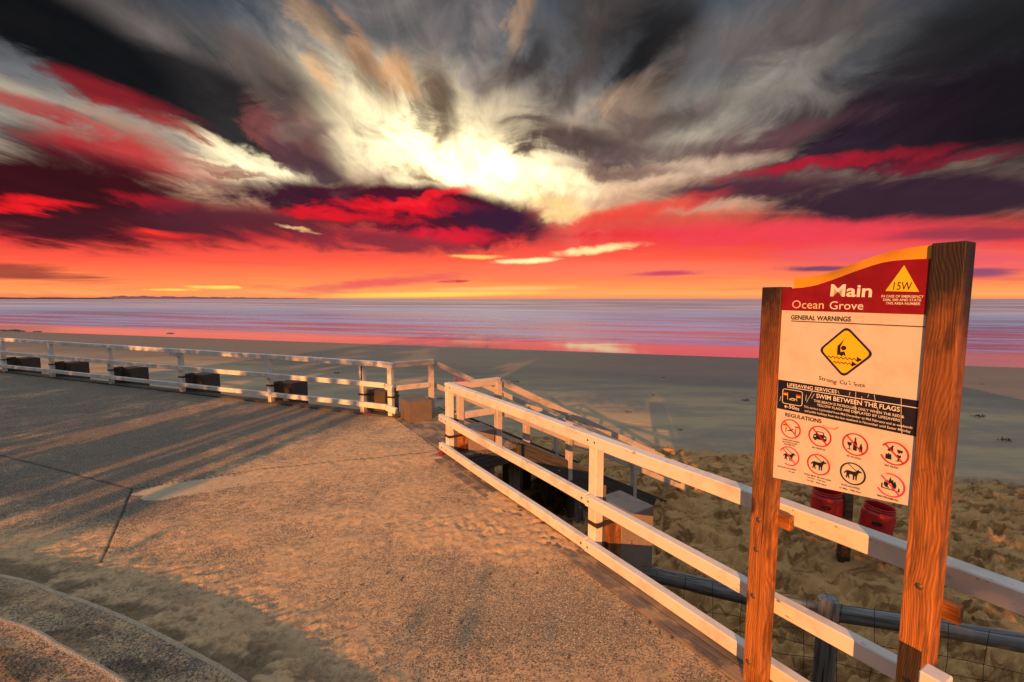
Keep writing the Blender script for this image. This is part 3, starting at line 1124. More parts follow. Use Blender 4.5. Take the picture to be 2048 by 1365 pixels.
setp(o, 'grey exposed aggregate concrete terrace dusted with blown sand', kind='structure')

# body of the terrace below its surface
inner = terrace_poly
sea_wall = poly_prism('terrace_wall', inner, -3.2, -0.03)
o = obj('terrace_wall', sea_wall, BLOCK)
setp(o, 'concrete wall that carries the terrace above the beach', kind='structure')


# ------------------------------------------------------------------ steps
def offset_line(pts, d):
    out = []
    for i, p in enumerate(pts):
        a = pts[max(0, i - 1)]
        b = pts[min(len(pts) - 1, i + 1)]
        t = (b - a).normalized()
        n = Vector((-t.y, t.x, 0)).normalized()
        if n.y > 0:
            n = -n
        out.append(p + n * d)
    return out


def smooth_line(pts, k=24):
    out = []
    P = [pts[0] * 2 - pts[1]] + pts + [pts[-1] * 2 - pts[-2]]
    for i in range(1, len(P) - 2):
        for j in range(k):
            t = j / k
            a, b, c, d = P[i - 1], P[i], P[i + 1], P[i + 2]
            out.append(0.5 * ((2 * b) + (c - a) * t + (2 * a - 5 * b + 4 * c - d) * t * t + (3 * b - a - 3 * c + d) * t ** 3))
    out.append(P[-2])
    return out


steps = thing('beach_steps', 'broad curved concrete steps drifted with sand in the lower left corner', 'steps', (-2.4, 1.6, 0))


def step(edge, z, depth, seed):
    ln = smooth_line(edge, 40)
    n = len(ln)
    rowsN = 90 if depth < 1 else 170
    # one profile: riser foot, riser top, rounded nose, tread going back
    prof = [(0.004, z - 0.13), (0.0, z - 0.10), (0.0, z - 0.03), (0.002, z - 0.012), (0.010, z - 0.002), (0.022, z)]
    tr = np.linspace(0.034, depth, rowsN)
    XX = np.zeros((len(prof) + rowsN, n))
    YY = XX.copy(); ZZ = XX.copy(); SS = XX.copy()
    normals = offset_line(ln, 1.0)
    for i in range(n):
        p = ln[i]
        nn = normals[i] - p
        for j, (d_, z_) in enumerate(prof):
            XX[j, i], YY[j, i], ZZ[j, i] = p.x + nn.x * d_, p.y + nn.y * d_, z_
        for j, d_ in enumerate(tr):
            XX[len(prof) + j, i], YY[len(prof) + j, i], ZZ[len(prof) + j, i] = p.x + nn.x * d_, p.y + nn.y * d_, z
            SS[len(prof) + j, i] = d_
    chip = fbm(XX * 18, YY * 18, 3, seed)
    YY[2:6] -= 0.010 * np.maximum(0, chip[2:6] - 0.5)
    fs = fbm(XX * 2.5, YY * 2.5, 4, seed + 5)
    sa = sstep(SS + 0.35 * (fs - .5), 0.10, 0.36) * 0.9
    sa[:6] = 0.0
    sa = np.maximum(sa, 0.50 + 0.5 * (fs - .5)) * sstep(SS, 0.01, 0.05)
    nose = np.where(SS < 0.04, 1.0, 0.0) * (0.6 + 0.4 * vnoise(XX * 7, YY * 7, seed))
    tread_dark = sstep(SS, 0.62, 0.2) * sstep(SS, 0.05, 0.2) * sstep(fbm(XX * 5, YY * 11, 5, seed + 31), 0.46, 0.62) * 0.55  # dark patches painted on the tread behind its nose
    hh = sstep(SS, 0.04, 0.26) * (0.010 + 0.015 * fbm(XX * 6, YY * 6, 4, seed + 3) + 0.014 * (1 - np.abs(2 * fbm(XX * 12, YY * 12, 3, seed + 8) - 1)))
    # tread marks: short combed ridges
    comb = 0.004 * np.sin((XX * 0.9 + YY * 0.5) * 220 + 3 * fs) * sstep(fbm(XX * 3, YY * 3, 2, seed + 17), 0.52, 0.66)
    ZZ += np.where(SS > 0, hh + comb * sstep(SS, .08, .2), 0)
    me = grid_mesh('step', XX, YY, ZZ, None, {'sand': sa, 'joint_and_shade': tread_dark, 'smooth_band': nose})
    return obj('step', me, TERR, steps)


step(s_edge1, 0.12, 0.62, 100)
s_edge2 = [on_z(-420, 1130, .24), on_z(0, 1229, .24), on_z(130, 1286, .24), on_z(262, 1362, .24)]
e_dir = (s_edge2[-1] - s_edge2[-2]).normalized()
s_edge2.append(s_edge2[-1] + e_dir * 0.8 + Vector((0, -0.10, 0)))
s_edge2.append(s_edge2[-1] + e_dir * 1.6 + Vector((0, -0.5, 0)))
step(s_edge2, 0.24, 1.9, 140)


# ------------------------------------------------------------------ beach
rows = []
y = 1.6
while y < 110:
    rows.append(y)
    y *= 1.0060
rows = np.array(rows)
us = np.linspace(-1.75, 1.75, 900)
U, V = np.meshgrid(us, rows)
X, Y = U * V, V + 0 * U
q = shore_q(X, Y)
Z = beach_z(X, Y)
# boundary of the churned, walked-over sand
def churn_mask(x, y):
    w = 1.6 * (fbm(x * 0.35, y * 0.35, 4, 7) - .5) + 0.8 * (fbm(x * 1.4, y * 1.4, 3, 17) - .5)
    lim = 13.6 - 0.33 * (x + 0.4) + w
    return sstep(lim - y, -0.35, 0.9)
ch = churn_mask(X, Y)
lump = (fbm(X * 1.1, Y * 1.1, 3, 91) - .5) * 0.12 + (fbm(X * 3.0, Y * 3.0, 4, 95) - .5) * 0.10
ridge = (1 - np.abs(2 * fbm(X * 4.2, Y * 4.2, 3, 97) - 1)) * 0.035
Z += ch * (lump * 0.9 + ridge * 0.9 + 0.03 * (fbm(X * 7, Y * 9, 3, 99) - .5))
Z += (1 - ch) * sstep(q, 2, 12) * (0.03 * (fbm(X * 0.5, Y * 1.2, 4, 121) - .5) + 0.008 * (fbm(X * 3, Y * 7, 3, 131) - .5))
H = np.zeros_like(X)
feet = []
for k in range(3400):
    fy = 2.2 + 13 * random.random() ** 0.8
    fx = random.uniform(-0.3, 1.45) * fy * 0.95
    if fx < -0.2 * fy:
        continue
    feet.append((fx, fy, random.gauss(0.3, 0.8), random.uniform(0.55, 1.25)))
stamp_feet(X, Y, H, feet, us, rows, 0.075, 0.36, 0.5)
Z += H * ch
# a few wheel and walking lines on the firm sand
H = np.zeros_like(X)
for (a_, b_) in [(on_z(1100, 845, -1.85), on_z(1560, 880, -1.85)), (on_z(1480, 800, -1.9), on_z(2100, 830, -1.9)), (on_z(1250, 700 + 85, -2), on_z(1420, 765, -2)),
                 (on_z(1150, 828, -1.85), on_z(1330, 853, -1.85)), (on_z(1330, 853, -1.85), on_z(1560, 852, -1.85)), (on_z(1900, 840, -1.85), on_z(2100, 872, -1.85))]:
    d_ = seg_dist(X, Y + 0.5 * (fbm(X * .7, Y * .2, 3, 3) - .5), a_, b_)
    H -= 0.03 * np.exp(-(d_ / 0.07) ** 2)
Z += H * (1 - ch)
Z += 0.0 * X
wet = sstep(q + 3.0 * (fbm(X * 0.12, Y * 0.12, 3, 5) - .5), 24, 9)
keep = ~inside(X, Y, [tuple((Vector((p[0], p[1], 0)))[:2]) for p in terrace_poly])
keep &= (q > -8)
me = grid_mesh('beach', X, Y, Z, keep, {'wet': wet, 'churn': ch})
o = obj('beach', me, BEACH)
setp(o, 'sandy beach, trampled near the terrace and smooth towards the sea', kind='structure')

# ground that carries on beyond what the fine sheet covers
bm = bmesh.new()
def flat(pts):
    bm.faces.new([bm.verts.new(p) for p in pts])
dirS = (SHORE_B - SHORE_A).normalized()
out_n = Vector((0.327, 1, 0)).normalized()
s0 = SHORE_A - dirS * 3000
s1 = SHORE_B + dirS * 3000
flat([tuple((s0 + out_n * 10).to_tuple()[:2]) + (-3.0,), tuple((s1 + out_n * 10).to_tuple()[:2]) + (-3.0,),
      tuple((s1 - out_n * 3000).to_tuple()[:2]) + (-3.4,), tuple((s0 - out_n * 3000).to_tuple()[:2]) + (-3.4,)])
bmesh.ops.recalc_face_normals(bm, faces=bm.faces)
o = obj('ground', mesh_of(bm, 'ground'), mat_plain('coast_ground', (0.22, 0.18, 0.12), 0.9, var=0.3))
setp(o, 'sandy coastal ground beyond the beach', kind='structure')
# coast continuing left and right of the fine sheet
for nm, s_ in (('dry_sand', 1), ('dry_sand', -1)):
    tt = np.linspace(0, 1, 60)
    along = 45 + 1200 * tt ** 2
    qq = np.linspace(-6, 60, 40)
    AA, QQ = np.meshgrid(along, qq)
    base = SHORE_B if s_ > 0 else SHORE_A
    X2 = base.x + s_ * dirS.x * (AA - 5) - out_n.x * QQ
    Y2 = base.y + s_ * dirS.y * (AA - 5) - out_n.y * QQ
    Z2 = SEA_Z + 0.027 * QQ - 0.02
    me = grid_mesh(nm, X2, Y2, Z2, None, {'wet': sstep(QQ, 24, 9), 'churn': 0 * QQ})
    o = obj(nm, me, BEACH)
    setp(o, 'stretch of open beach running on along the bay', kind='structure')

# ------------------------------------------------------------------ sea
al = np.concatenate([-np.geomspace(20000, 60, 60), np.linspace(-50, 50, 60), np.geomspace(60, 20000, 60)])
ot = np.concatenate([np.linspace(-6, 0, 8), np.linspace(0.5, 12, 24), np.geomspace(13, 24000, 120)])
AL, OT = np.meshgrid(al, ot)
mid = (SHORE_A + SHORE_B) / 2
edge_w = np.where(np.abs(AL) < 400, 1.2 * (fbm(AL * 0.05 + 50, AL * 0 + 3, 3, 8) - .5), 0)
X3 = mid.x + dirS.x * AL + out_n.x * OT
Y3 = mid.y + dirS.y * AL + out_n.y * OT
Z3 = np.full(X3.shape, SEA_Z)
me = grid_mesh('sea', X3, Y3, Z3, None, {'shore': OT + edge_w * 0.5})
o = obj('sea', me, SEA)
setp(o, 'calm silky sea with pink and blue bands of reflected sky', kind='structure')

# ------------------------------------------------------------------ headland on the left of the horizon
def headland(name, dist, px0, px1, prof, mat, label):
    """ridge standing on the sea: real depth, front and back slopes"""
    n = 60
    verts, faces = [], []
    for i in range(n + 1):
        f = i / n
        px = px0 + (px1 - px0) * f
        u = (px - 1024) / FPX
        h = prof(f) * dist / FPX
        h *= 1 + 0.15 * math.sin(f * 60) + 0.1 * math.sin(f * 143)
        for (dd, hh) in ((0, -3), (dist * .01, h * 0.75), (dist * .03, h), (dist * .08, -3)):
            Yd = dist + dd
            verts.append((u * Yd, Yd, SEA_Z + hh + (4.7 if hh > 0 else 0)))
    for i in range(n):
        for k in range(3):
            a = i * 4 + k
            faces.append((a, a + 4, a + 5, a + 1))
    me = bpy.data.meshes.new(name)
    me.from_pydata(verts, [], faces)
    for p in me.polygons:
        p.use_smooth = True
    o = obj(name, me, mat)
    return setp(o, label, kind='structure')


headland('headland', 5200, -700, 232, lambda f: 2.6 * min(1, (1 - f) * 12) ** .5 + 0.1, mat_plain('scrubby_headland', (0.030, 0.026, 0.03), 0.9),
         'dark low headland on the horizon at far left')
headland('hills', 14000, 185, 640, lambda f: (6.0 * min(1, f * 7) ** .7 * (1 - f) ** 0.9 + 0.4), mat_plain('haze_tinted_hill', (0.12, 0.07, 0.13), 0.95),  # haze of distance painted into the hill's violet colour
         'pale violet hill on the horizon beyond the headland')


# ================================================================== FENCES
def ln(o, d, s, n, z, nn=None):
    nn = nn if nn is not None else N
    return Vector((o.x, o.y, 0)) + d * s + nn * n + UP * z


def strap(parent, o, d, nn, s, z):
    """rusty strap that ties a post to its block"""
    th = 0.006
    beam('strap', RUST, parent, ln(o, d, s - 0.065, -0.004 + 0.01, z, nn), ln(o, d, s + 0.075, -0.004 + 0.01, z, nn), 0.008, 0.034, 0.001)
    beam('strap', RUST, parent, ln(o, d, s + 0.07, 0.004, z, nn), ln(o, d, s + 0.07, 0.20, z, nn), 0.008, 0.034, 0.001)


def concrete_block(parent, o, d, nn, s0, s1, n0, n1, z0, z1):
    me = box_mesh('concrete_block', s1 - s0, n1 - n0, z1 - z0, 0.012, 2)
    y = UP.cross(d)
    c = ln(o, d, s0, (n0 + n1) / 2, z0, nn)
    return obj('concrete_block', me, BLOCK, parent, axes(c, d, y, UP))


def nail(parent, p, nrm):
    me = lathe_mesh('bolt_head', [(0.0, 0.004), (0.008, 0.003), (0.011, 0.0), (0.011, -0.003)], 10)
    z = Vector(nrm).normalized()
    x = z.orthogonal().normalized()
    return obj('bolt_head', me, BOLT, parent, axes(p, x, z.cross(x), z))


# ---- right-hand fence, runs from the opening towards the camera and past the sign
rf = thing('railing_fence', 'white three-rail timber fence in front of the trampled sand, passing behind the sign', 'fence', A)
post_s = [0.055, 2.853, 5.55, 8.2]
for i, s in enumerate(post_s):
    foot = ln(A, D, s, 0.05, -0.02)
    post('post', WHITE, rf, foot, 0.90, 0.088, 0.088, -N)
    post('backing_timber', GREY, rf, ln(A, D, s - 0.01, 0.118, -0.35), 0.55, 0.088, 0.045, -N)
    strap(rf, A, D, N, s, 0.23 if i else 0.25)
# packing timbers and blocks behind the posts
for i, s in enumerate(post_s):
    post('packing_timber', PINE, rf, ln(A, D, s + 0.01, 0.22, -0.5), 0.30 if i == 0 else 0.26, 0.10, 0.155, -N)
    concrete_block(rf, A, D, N, s - 0.36, s + 0.055, 0.30, 0.72, -0.95, 0.27 if i == 0 else 0.235)


def rail_run(parent, o, d, nn, s0, s1, zt, hei, wid, ncen, **kw):
    a = ln(o, d, s0, ncen, zt - hei, nn)
    b = ln(o, d, s1, ncen, (kw.get('zt1') or zt) - hei, nn)
    return beam('rail', WHITE, parent, a, b, wid, hei, kw.get('bev', 0.006), cuts=10, wobble=0.003)


rail_run(rf, A, D, N, 0.0, 5.60, 0.988, 0.098, 0.092, 0.046)
rail_run(rf, A, D, N, 5.603, 9.0, 0.975, 0.098, 0.092, 0.046)
for zt, z1, h in ((0.545, 0.492, 0.088), (0.155, 0.105, 0.092)):
    rail_run(rf, A, D, N, -0.075, 2.835, zt, h, 0.062, -0.027, zt1=z1 + 0.012)
    rail_run(rf, A, D, N, 2.838, 5.55, z1 + 0.004, h, 0.066, -0.029, zt1=z1 - 0.01)
    rail_run(rf, A, D, N, 5.553, 9.0, z1 - 0.01, h, 0.062, -0.027)
for s in (0.02, 0.16, 2.80, 2.88):
    for zt in (0.94, 0.50 if s < 1 else 0.46, 0.11 if s < 1 else 0.07):
        nail(rf, ln(A, D, s, -0.0605 if zt < .9 else -0.0005, zt), -N)

# ---- stub that turns outward at the opening, part of the stairs' handrail
# ---- left-hand fence
lfence = thing('railing_fence', 'long white three-rail timber fence on the left, overlooking wet sand and sea', 'fence', C)
ls = [0.055, 0.67, 2.98, 5.68, 8.32, 10.92, 13.4, 15.9, 18.4]
for i, s in enumerate(ls):
    p_ = post('post', WHITE, lfence, ln(C, DL, s, 0.05, -0.02, NL), 0.90 if i else 0.90, 0.088, 0.088, -NL)
    if i == 1:
        p_['label'] = 'old post with a rotten dark split down its face'
        post('splinter', DARKWOOD, lfence, ln(C, DL, s - 0.018, 0.004, 0.60, NL), 0.885, 0.028, 0.012, -NL, 0.002)
    strap(lfence, C, -DL, NL, -s, 0.35)
    if i:
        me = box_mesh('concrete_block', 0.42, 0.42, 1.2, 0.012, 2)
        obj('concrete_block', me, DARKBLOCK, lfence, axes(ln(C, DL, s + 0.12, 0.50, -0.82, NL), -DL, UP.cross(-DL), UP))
        post('packing_timber', DARKWOOD, lfence, ln(C, DL, s, 0.20, -0.5, NL), 0.42, 0.10, 0.19, -NL)
cut = [-0.02, 0.67, 2.98, 5.68, 8.32, 10.92, 13.4, 15.9, 18.6]
rail_run(lfence, C, DL, NL, 0.33, 5.66, 0.990, 0.092, 0.09, 0.05)
rail_run(lfence, C, DL, NL, 5.663, 10.90, 0.990, 0.092, 0.09, 0.05)
rail_run(lfence, C, DL, NL, 10.903, 18.6, 0.990, 0.092, 0.09, 0.05)
rail_run(lfence, C, DL, NL, 0.0, 0.327, 0.965, 0.092, 0.09, 0.05, zt1=0.988)
for a_, b_ in zip(cut[1:-1], cut[2:]):
    rail_run(lfence, C, DL, NL, a_ + 0.002, b_ - 0.002, 0.625, 0.088, 0.06, -0.027)
    rail_run(lfence, C, DL, NL, a_ + 0.002 + 0.03, b_ - 0.002 + 0.03, 0.245, 0.086, 0.06, -0.027)
rail_run(lfence, C, DL, NL, 0.12, 0.668, 0.618, 0.088, 0.06, -0.027, zt1=0.625)
rail_run(lfence, C, DL, NL, -0.03, 0.118, 0.58, 0.10, 0.06, -0.027, zt1=0.616)
rail_run(lfence, C, DL, NL, 0.10, 0.698, 0.238, 0.092, 0.06, -0.027, zt1=0.245)
rail_run(lfence, C, DL, NL, -0.10, 0.098, 0.19, 0.10, 0.07, -0.03, zt1=0.236)
# sole plate under the left fence
for a_, b_ in zip(np.arange(-0.1, 18, 2.6), np.arange(2.5, 20.6, 2.6)):
    beam('sole_plate', DARKWOOD, lfence, ln(C, DL, a_, 0.10, -0.02, NL), ln(C, DL, b_ - 0.006, 0.10, -0.02, NL), 0.20, 0.05, 0.006)
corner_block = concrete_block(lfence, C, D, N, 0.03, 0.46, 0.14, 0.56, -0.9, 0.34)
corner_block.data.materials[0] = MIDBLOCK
corner_block['label'] = 'brown concrete block at the corner beside the opening'

# small plate with scrawled marker writing on the left fence
plate = thing('plaque', 'little pale plaque with black marker scrawl fixed under the top rail of the long fence', 'plaque', ln(C, DL, 5.7, -0.012, 0.84, NL))
PX = -DL
beam('plate', mat_plain('pale_board', (0.45, 0.47, 0.50), 0.6, var=0.1), plate, ln(C, DL, 5.97, -0.008, 0.815, NL), ln(C, DL, 5.60, -0.008, 0.815, NL), 0.012, 0.105, 0.002)

# ---- timber edge boards along the right fence and across the opening
land = thing('boardwalk_landing', 'sandy timber landing boards across the gap between the two white fences', 'landing', ln(A, D, -1.1, 0.4, 0))
for k in range(6):
    n0 = 0.012 + k * 0.171
    beam('plank', KERB, land, ln(A, D, -2.62, n0 + 0.08, -0.045), ln(A, D, 0.20 if k > 0 else 0.05, n0 + 0.08, -0.045), 0.160, 0.045, 0.004, jit=0.003)
for s in (-2.5, -1.2, 0.15):
    beam('joist', DARKWOOD, land, ln(A, D, s, 0.03, -0.25), ln(A, D, s, 1.04, -0.25), 0.09, 0.20, 0.004)
beam('joist', DARKWOOD, land, ln(A, D, -2.6, 1.06, -0.30), ln(A, D, 0.25, 1.06, -0.30), 0.05, 0.295, 0.004)
edge = thing('timber_edging', 'weathered flat timber edge boards below the bottom rail beside the sandy concrete', 'edging', ln(A, D, 2, -0.1, 0))
for (n_, w_) in ((-0.175, 0.12), (-0.050, 0.12)):
    cuts_ = [-0.12, 1.95, 4.6, 9.0] if n_ < -0.1 else [-0.12, 2.75, 5.6, 9.0]
    for a_, b_ in zip(cuts_[:-1], cuts_[1:]):
        beam('board', KERB, edge, ln(A, D, a_, n_, -0.030), ln(A, D, b_ - 0.006, n_, -0.030), w_, 0.042, 0.006, jit=0.002)
beam('board', DARKWOOD, edge, ln(A, D, 0.05, 0.115, -0.28), ln(A, D, 9.0, 0.115, -0.28), 0.055, 0.27, 0.006)

# ================================================================== STAIRS / RAMP TO THE BEACH
sf, sn_ = -2.32, 0.075      # the two sides, measured along the fence line
n_top = 1.05
SL = 0.52


def deck_z(n):
    return -SL * max(0.0, n - n_top)


ramp = thing('beach_ramp', 'timber ramp with white handrails sloping from the terrace down into the sand', 'ramp', ln(A, D, -1.1, 1.0, 0))
rampdir = (N - UP * SL).normalized()
npl = 13
wp = (sn_ - sf - 0.10) / npl
for k in range(npl):
    s = sf + 0.05 + (k + 0.5) * wp
    beam('deck_plank', KERB, ramp, ln(A, D, s, n_top + 0.04, -0.055), ln(A, D, s, 4.95, -0.055 - SL * (4.95 - n_top - 0.04)), wp - 0.008, 0.045, 0.004, jit=0.002)
for s in (sf, sn_):
    beam('stringer', DARKWOOD, ramp, ln(A, D, s, n_top - 0.02, -0.30), ln(A, D, s, 5.0, -0.30 - SL * (5.0 - n_top)), 0.075, 0.33, 0.006)
    beam('stringer_cap', GREY, ramp, ln(A, D, s, n_top - 0.02, 0.052), ln(A, D, s, 4.95, 0.052 - SL * (4.95 - n_top)), 0.05, 0.012, 0.002)
for (s, n) in ((-1.75, 2.52), (-0.22, 2.54), (-0.2, 1.2), (-1.75, 1.2), (-0.95, 2.53)):
    post('pier', GREY, ramp, ln(A, D, s, n, -2.4), deck_z(n) - 0.08, 0.20, 0.20, -N)
beam('bearer', DARKWOOD, ramp, ln(A, D, sf + .05, 2.53, deck_z(2.53) - 0.27), ln(A, D, sn_ - .05, 2.53, deck_z(2.53) - 0.27), 0.10, 0.18)


def rail_z(n, base):
    return base - 0.50 * max(0, n - 0.80)


for side, s, ns in (('near', sn_, (0.80, 2.13, 3.66, 5.12)), ('far', sf, (0.80, 2.30, 3.80, 5.05))):
    for n in ns:
        zt = rail_z(n, 0.985) - 0.05
        post('post', DIMWHITE, ramp, ln(A, D, s - (0 if side == 'far' else 0.0), n, max(-2.1, deck_z(n) - 0.25)), zt, 0.088, 0.088, -N)
    # sloping rails
    n1 = 5.25 if side == 'near' else 5.15
    for base, h, w, off in ((0.985, 0.098, 0.062, -0.055), (0.56, 0.090, 0.060, -0.070)):
        if side == 'near' or True:
            a = ln(A, D, s + off, 0.80, rail_z(0.80, base) - h)
            b = ln(A, D, s + off, n1, rail_z(n1, base) - h)
            beam('handrail', DIMWHITE, ramp, a, b, w, h, 0.006, cuts=6, wobble=0.003)
# inner posts of the near side seen past the fence
post('post', DIMWHITE, ramp, ln(A, D, sn_ - 0.18, 1.42, deck_z(1.42)), rail_z(1.42, 0.56) + .2, 0.088, 0.088, -N)
# stubs out from the fences to the head of the ramp
for s, o2 in ((sn_ - 0.02, 0.10), (sf + 0.03, 0.10)):
    beam('handrail', DIMWHITE, ramp, ln(A, D, s, o2, 0.985 - 0.098), ln(A, D, s, 0.84, 0.985 - 0.098), 0.088, 0.098, 0.006)
    beam('handrail', DIMWHITE, ramp, ln(A, D, s, o2 + 0.02, 0.56 - 0.09), ln(A, D, s, 0.755, 0.56 - 0.09), 0.06, 0.09, 0.006)
post('post', DIMWHITE, ramp, ln(A, D, sn_ - 0.01, 0.20, -0.2), 0.89, 0.08, 0.088, -N)

# ================================================================== THE SIGN
Ds = Vector((0.5025, -0.8646, 0)).normalized()
Ns = Vector((Ds.y, -Ds.x, 0)).normalized()      # faces the camera side
if Ns.dot(Vector((-1, -1, 0))) < 0:
    Ns = -Ns
foot = on_z(1479, 1353, 0.012)
P0 = foot.copy()                                 # a point in the plane of the post faces


def on_sign(px, py, d=0.0):
    return on_plane(px, py, P0 + Ns * d, Ns)


sign = thing('notice_sign', 'tall beach notice sign with red header on two brown timber posts', 'sign', P0)


def sign_post(x_top, y_top, w, base_z=-0.35, top_z=None, dep=0.098):
    a = on_sign(x_top, y_top)
    top = a.z
    c = Vector((a.x, a.y, 0)) + Ds * (w / 2) - Ns * (dep / 2)
    f = ln(c, Ds, 0, 0, base_z)
    me = box_mesh('post', top - base_z, w, dep, 0.006, 2, cuts=0)
    # grain coordinate starts at the foot
    o = obj('post', me, PINE, sign, axes(f - Ns * (-dep / 2) * 0 - Ns * (dep / 2) * 1.0 + Ns * 0 , UP, UP.cross(Ns), Ns))
    return o, c, top


pl, cl, topl = sign_post(1524, 575, 0.098)
pr, cr, topr = sign_post(1863, 487, 0.100)
pl['label'] = 'left post, shorter'
pr['label'] = 'right post, taller with a charred top and a split knot'

# local frame of the print: x to the right along the board, y up, z out of it
PAN = 0.012
So = on_sign(1546, 955, -PAN)
MS = axes(So, Ds, UP, Ns)
if Ds.cross(UP).dot(Ns) < 0:
    print('frame is mirrored')


def L2(px, py):
    v = on_sign(px, py, -PAN) - So
    return (v.dot(Ds), v.z)


def z1(x, y):
    return L2(1460 + x / 3.4133, 460 + y / 3.4133)


def z3(x, y):
    return L2(1520 + x / 4.7056, 740 + y / 4.7056)


def sheet_mesh(name, polys, z, th=0.0006):
    """flat printed shapes with a hair of thickness, in the sign's own plane"""
    verts, faces = [], []
    for poly in polys:
        b0 = len(verts)
        n = len(poly)
        for (x, y) in poly:
            verts.append((x, y, z + th))
        for (x, y) in poly:
            verts.append((x, y, z))
        for tri in tessellate_polygon([[Vector((x, y, 0)) for x, y in poly]]):
            a, b, c = tri
            ux, uy = poly[b][0] - poly[a][0], poly[b][1] - poly[a][1]
            wx, wy = poly[c][0] - poly[a][0], poly[c][1] - poly[a][1]
            if ux * wy - uy * wx < 0:
                a, b, c = a, c, b
            faces.append((b0 + a, b0 + b, b0 + c))
        for i in range(n):
            j = (i + 1) % n
            faces.append((b0 + i, b0 + n + i, b0 + n + j, b0 + j))
    me = bpy.data.meshes.new(name)
    me.from_pydata(verts, [], faces)
    return me


def print_on(name, polys, mat, layer, parent=None):
    z = 0.0004 + 0.0005 * layer
    return obj(name, sheet_mesh(name, polys, z, 0.0004), mat, parent or panel, MS)


INK = mat_sheet('black_ink', (0.012, 0.012, 0.02), (0.10, 0.07, 0.06), 0.15)
NAVY = mat_sheet('navy_band', (0.010, 0.010, 0.028), (0.06, 0.05, 0.07), 0.25)
REDI = mat_sheet('red_ink', (0.50, 0.010, 0.035), (0.55, 0.06, 0.16), 0.3)
PINKI = mat_sheet('faded_red_ink', (0.72, 0.03, 0.18), (0.80, 0.25, 0.35), 0.4)
WINK = mat_sheet('white_ink', (0.80, 0.80, 0.78), (0.65, 0.5, 0.45), 0.3)
YEL = mat_sheet('yellow_ink', (0.86, 0.56, 0.02), (0.80, 0.48, 0.05), 0.2)
AMB = mat_sheet('amber_board', (0.72, 0.34, 0.02), (0.50, 0.27, 0.05), 0.3)
SHEET = mat_sheet('white_sheet', (0.64, 0.61, 0.60), (0.52, 0.40, 0.33), 0.4, 0.38)
HEAD = mat_sheet('red_header', (0.20, 0.004, 0.010), (0.34, 0.015, 0.05), 0.4, 0.36)

# backing board, higher than the sheet, with its curved amber top
bl = L2(1562, 580)[0]
top_c = [z1(x, y) for x, y in ((432, 328), (520, 322), (590, 312), (650, 300), (730, 272), (800, 245), (880, 215), (950, 190), (1030, 164), (1100, 145), (1180, 129), (1250, 118), (1320, 109), (1392, 101))]
xr = z1(1372, 300)[0] + 0.012
top_c[-1] = (xr, top_c[-1][1])
board_poly = top_c + [(xr, z3(1412, 1265)[1]), (0.02, z3(140, 1000)[1]), (0.01, z1(400, 400)[1] - 0.02), (top_c[0][0], z1(432, 398)[1])]
board_me = sheet_mesh('backing_board', [board_poly], -0.0305, 0.022)
obj('backing_board', board_me, AMB, sign, MS)

hdr = [z1(x, y) for x, y in ((362, 402), (430, 400), (500, 394), (560, 384), (600, 375), (680, 349), (760, 320), (830, 293), (900, 268), (975, 243), (1050, 222), (1120, 211), (1200, 204), (1290, 200), (1372, 197))]
bot = [z3(1412, 1283), z3(1100, 1218), z3(740, 1143), z3(420, 1077), z3(120, 1012)]
panel_poly = hdr + bot
panel = obj('sign_panel', sheet_mesh('sign_panel', [panel_poly], -0.008, 0.008), SHEET, sign, MS)
hb0, hb1 = z1(357, 549), z1(1352, 580)
print_on('header_band', [hdr + [(hdr[-1][0], hb1[1]), (hdr[0][0], hb0[1])]], HEAD, 0)


def bar(p, q, w):
    dx, dy = q[0] - p[0], q[1] - p[1]
    l = math.hypot(dx, dy)
    nx, ny = -dy / l * w / 2, dx / l * w / 2
    return [(p[0] + nx, p[1] + ny), (p[0] - nx, p[1] - ny), (q[0] - nx, q[1] - ny), (q[0] + nx, q[1] + ny)]


def ring(c, r, w, a0=0, a1=360, seg=40):
    """annulus as quads"""
    out = []
    n = max(4, int(seg * (a1 - a0) / 360))
    for i in range(n):
        t0 = R(a0 + (a1 - a0) * i / n)
        t1 = R(a0 + (a1 - a0) * (i + 1) / n)
        out.append([(c[0] + (r - w / 2) * math.cos(t0), c[1] + (r - w / 2) * math.sin(t0)), (c[0] + (r + w / 2) * math.cos(t0), c[1] + (r + w / 2) * math.sin(t0)),
                    (c[0] + (r + w / 2) * math.cos(t1), c[1] + (r + w / 2) * math.sin(t1)), (c[0] + (r - w / 2) * math.cos(t1), c[1] + (r - w / 2) * math.sin(t1))])
    return out


def disc(c, r, seg=20):
    return [(c[0] + r * math.cos(2 * math.pi * i / seg), c[1] + r * math.sin(2 * math.pi * i / seg)) for i in range(seg)]


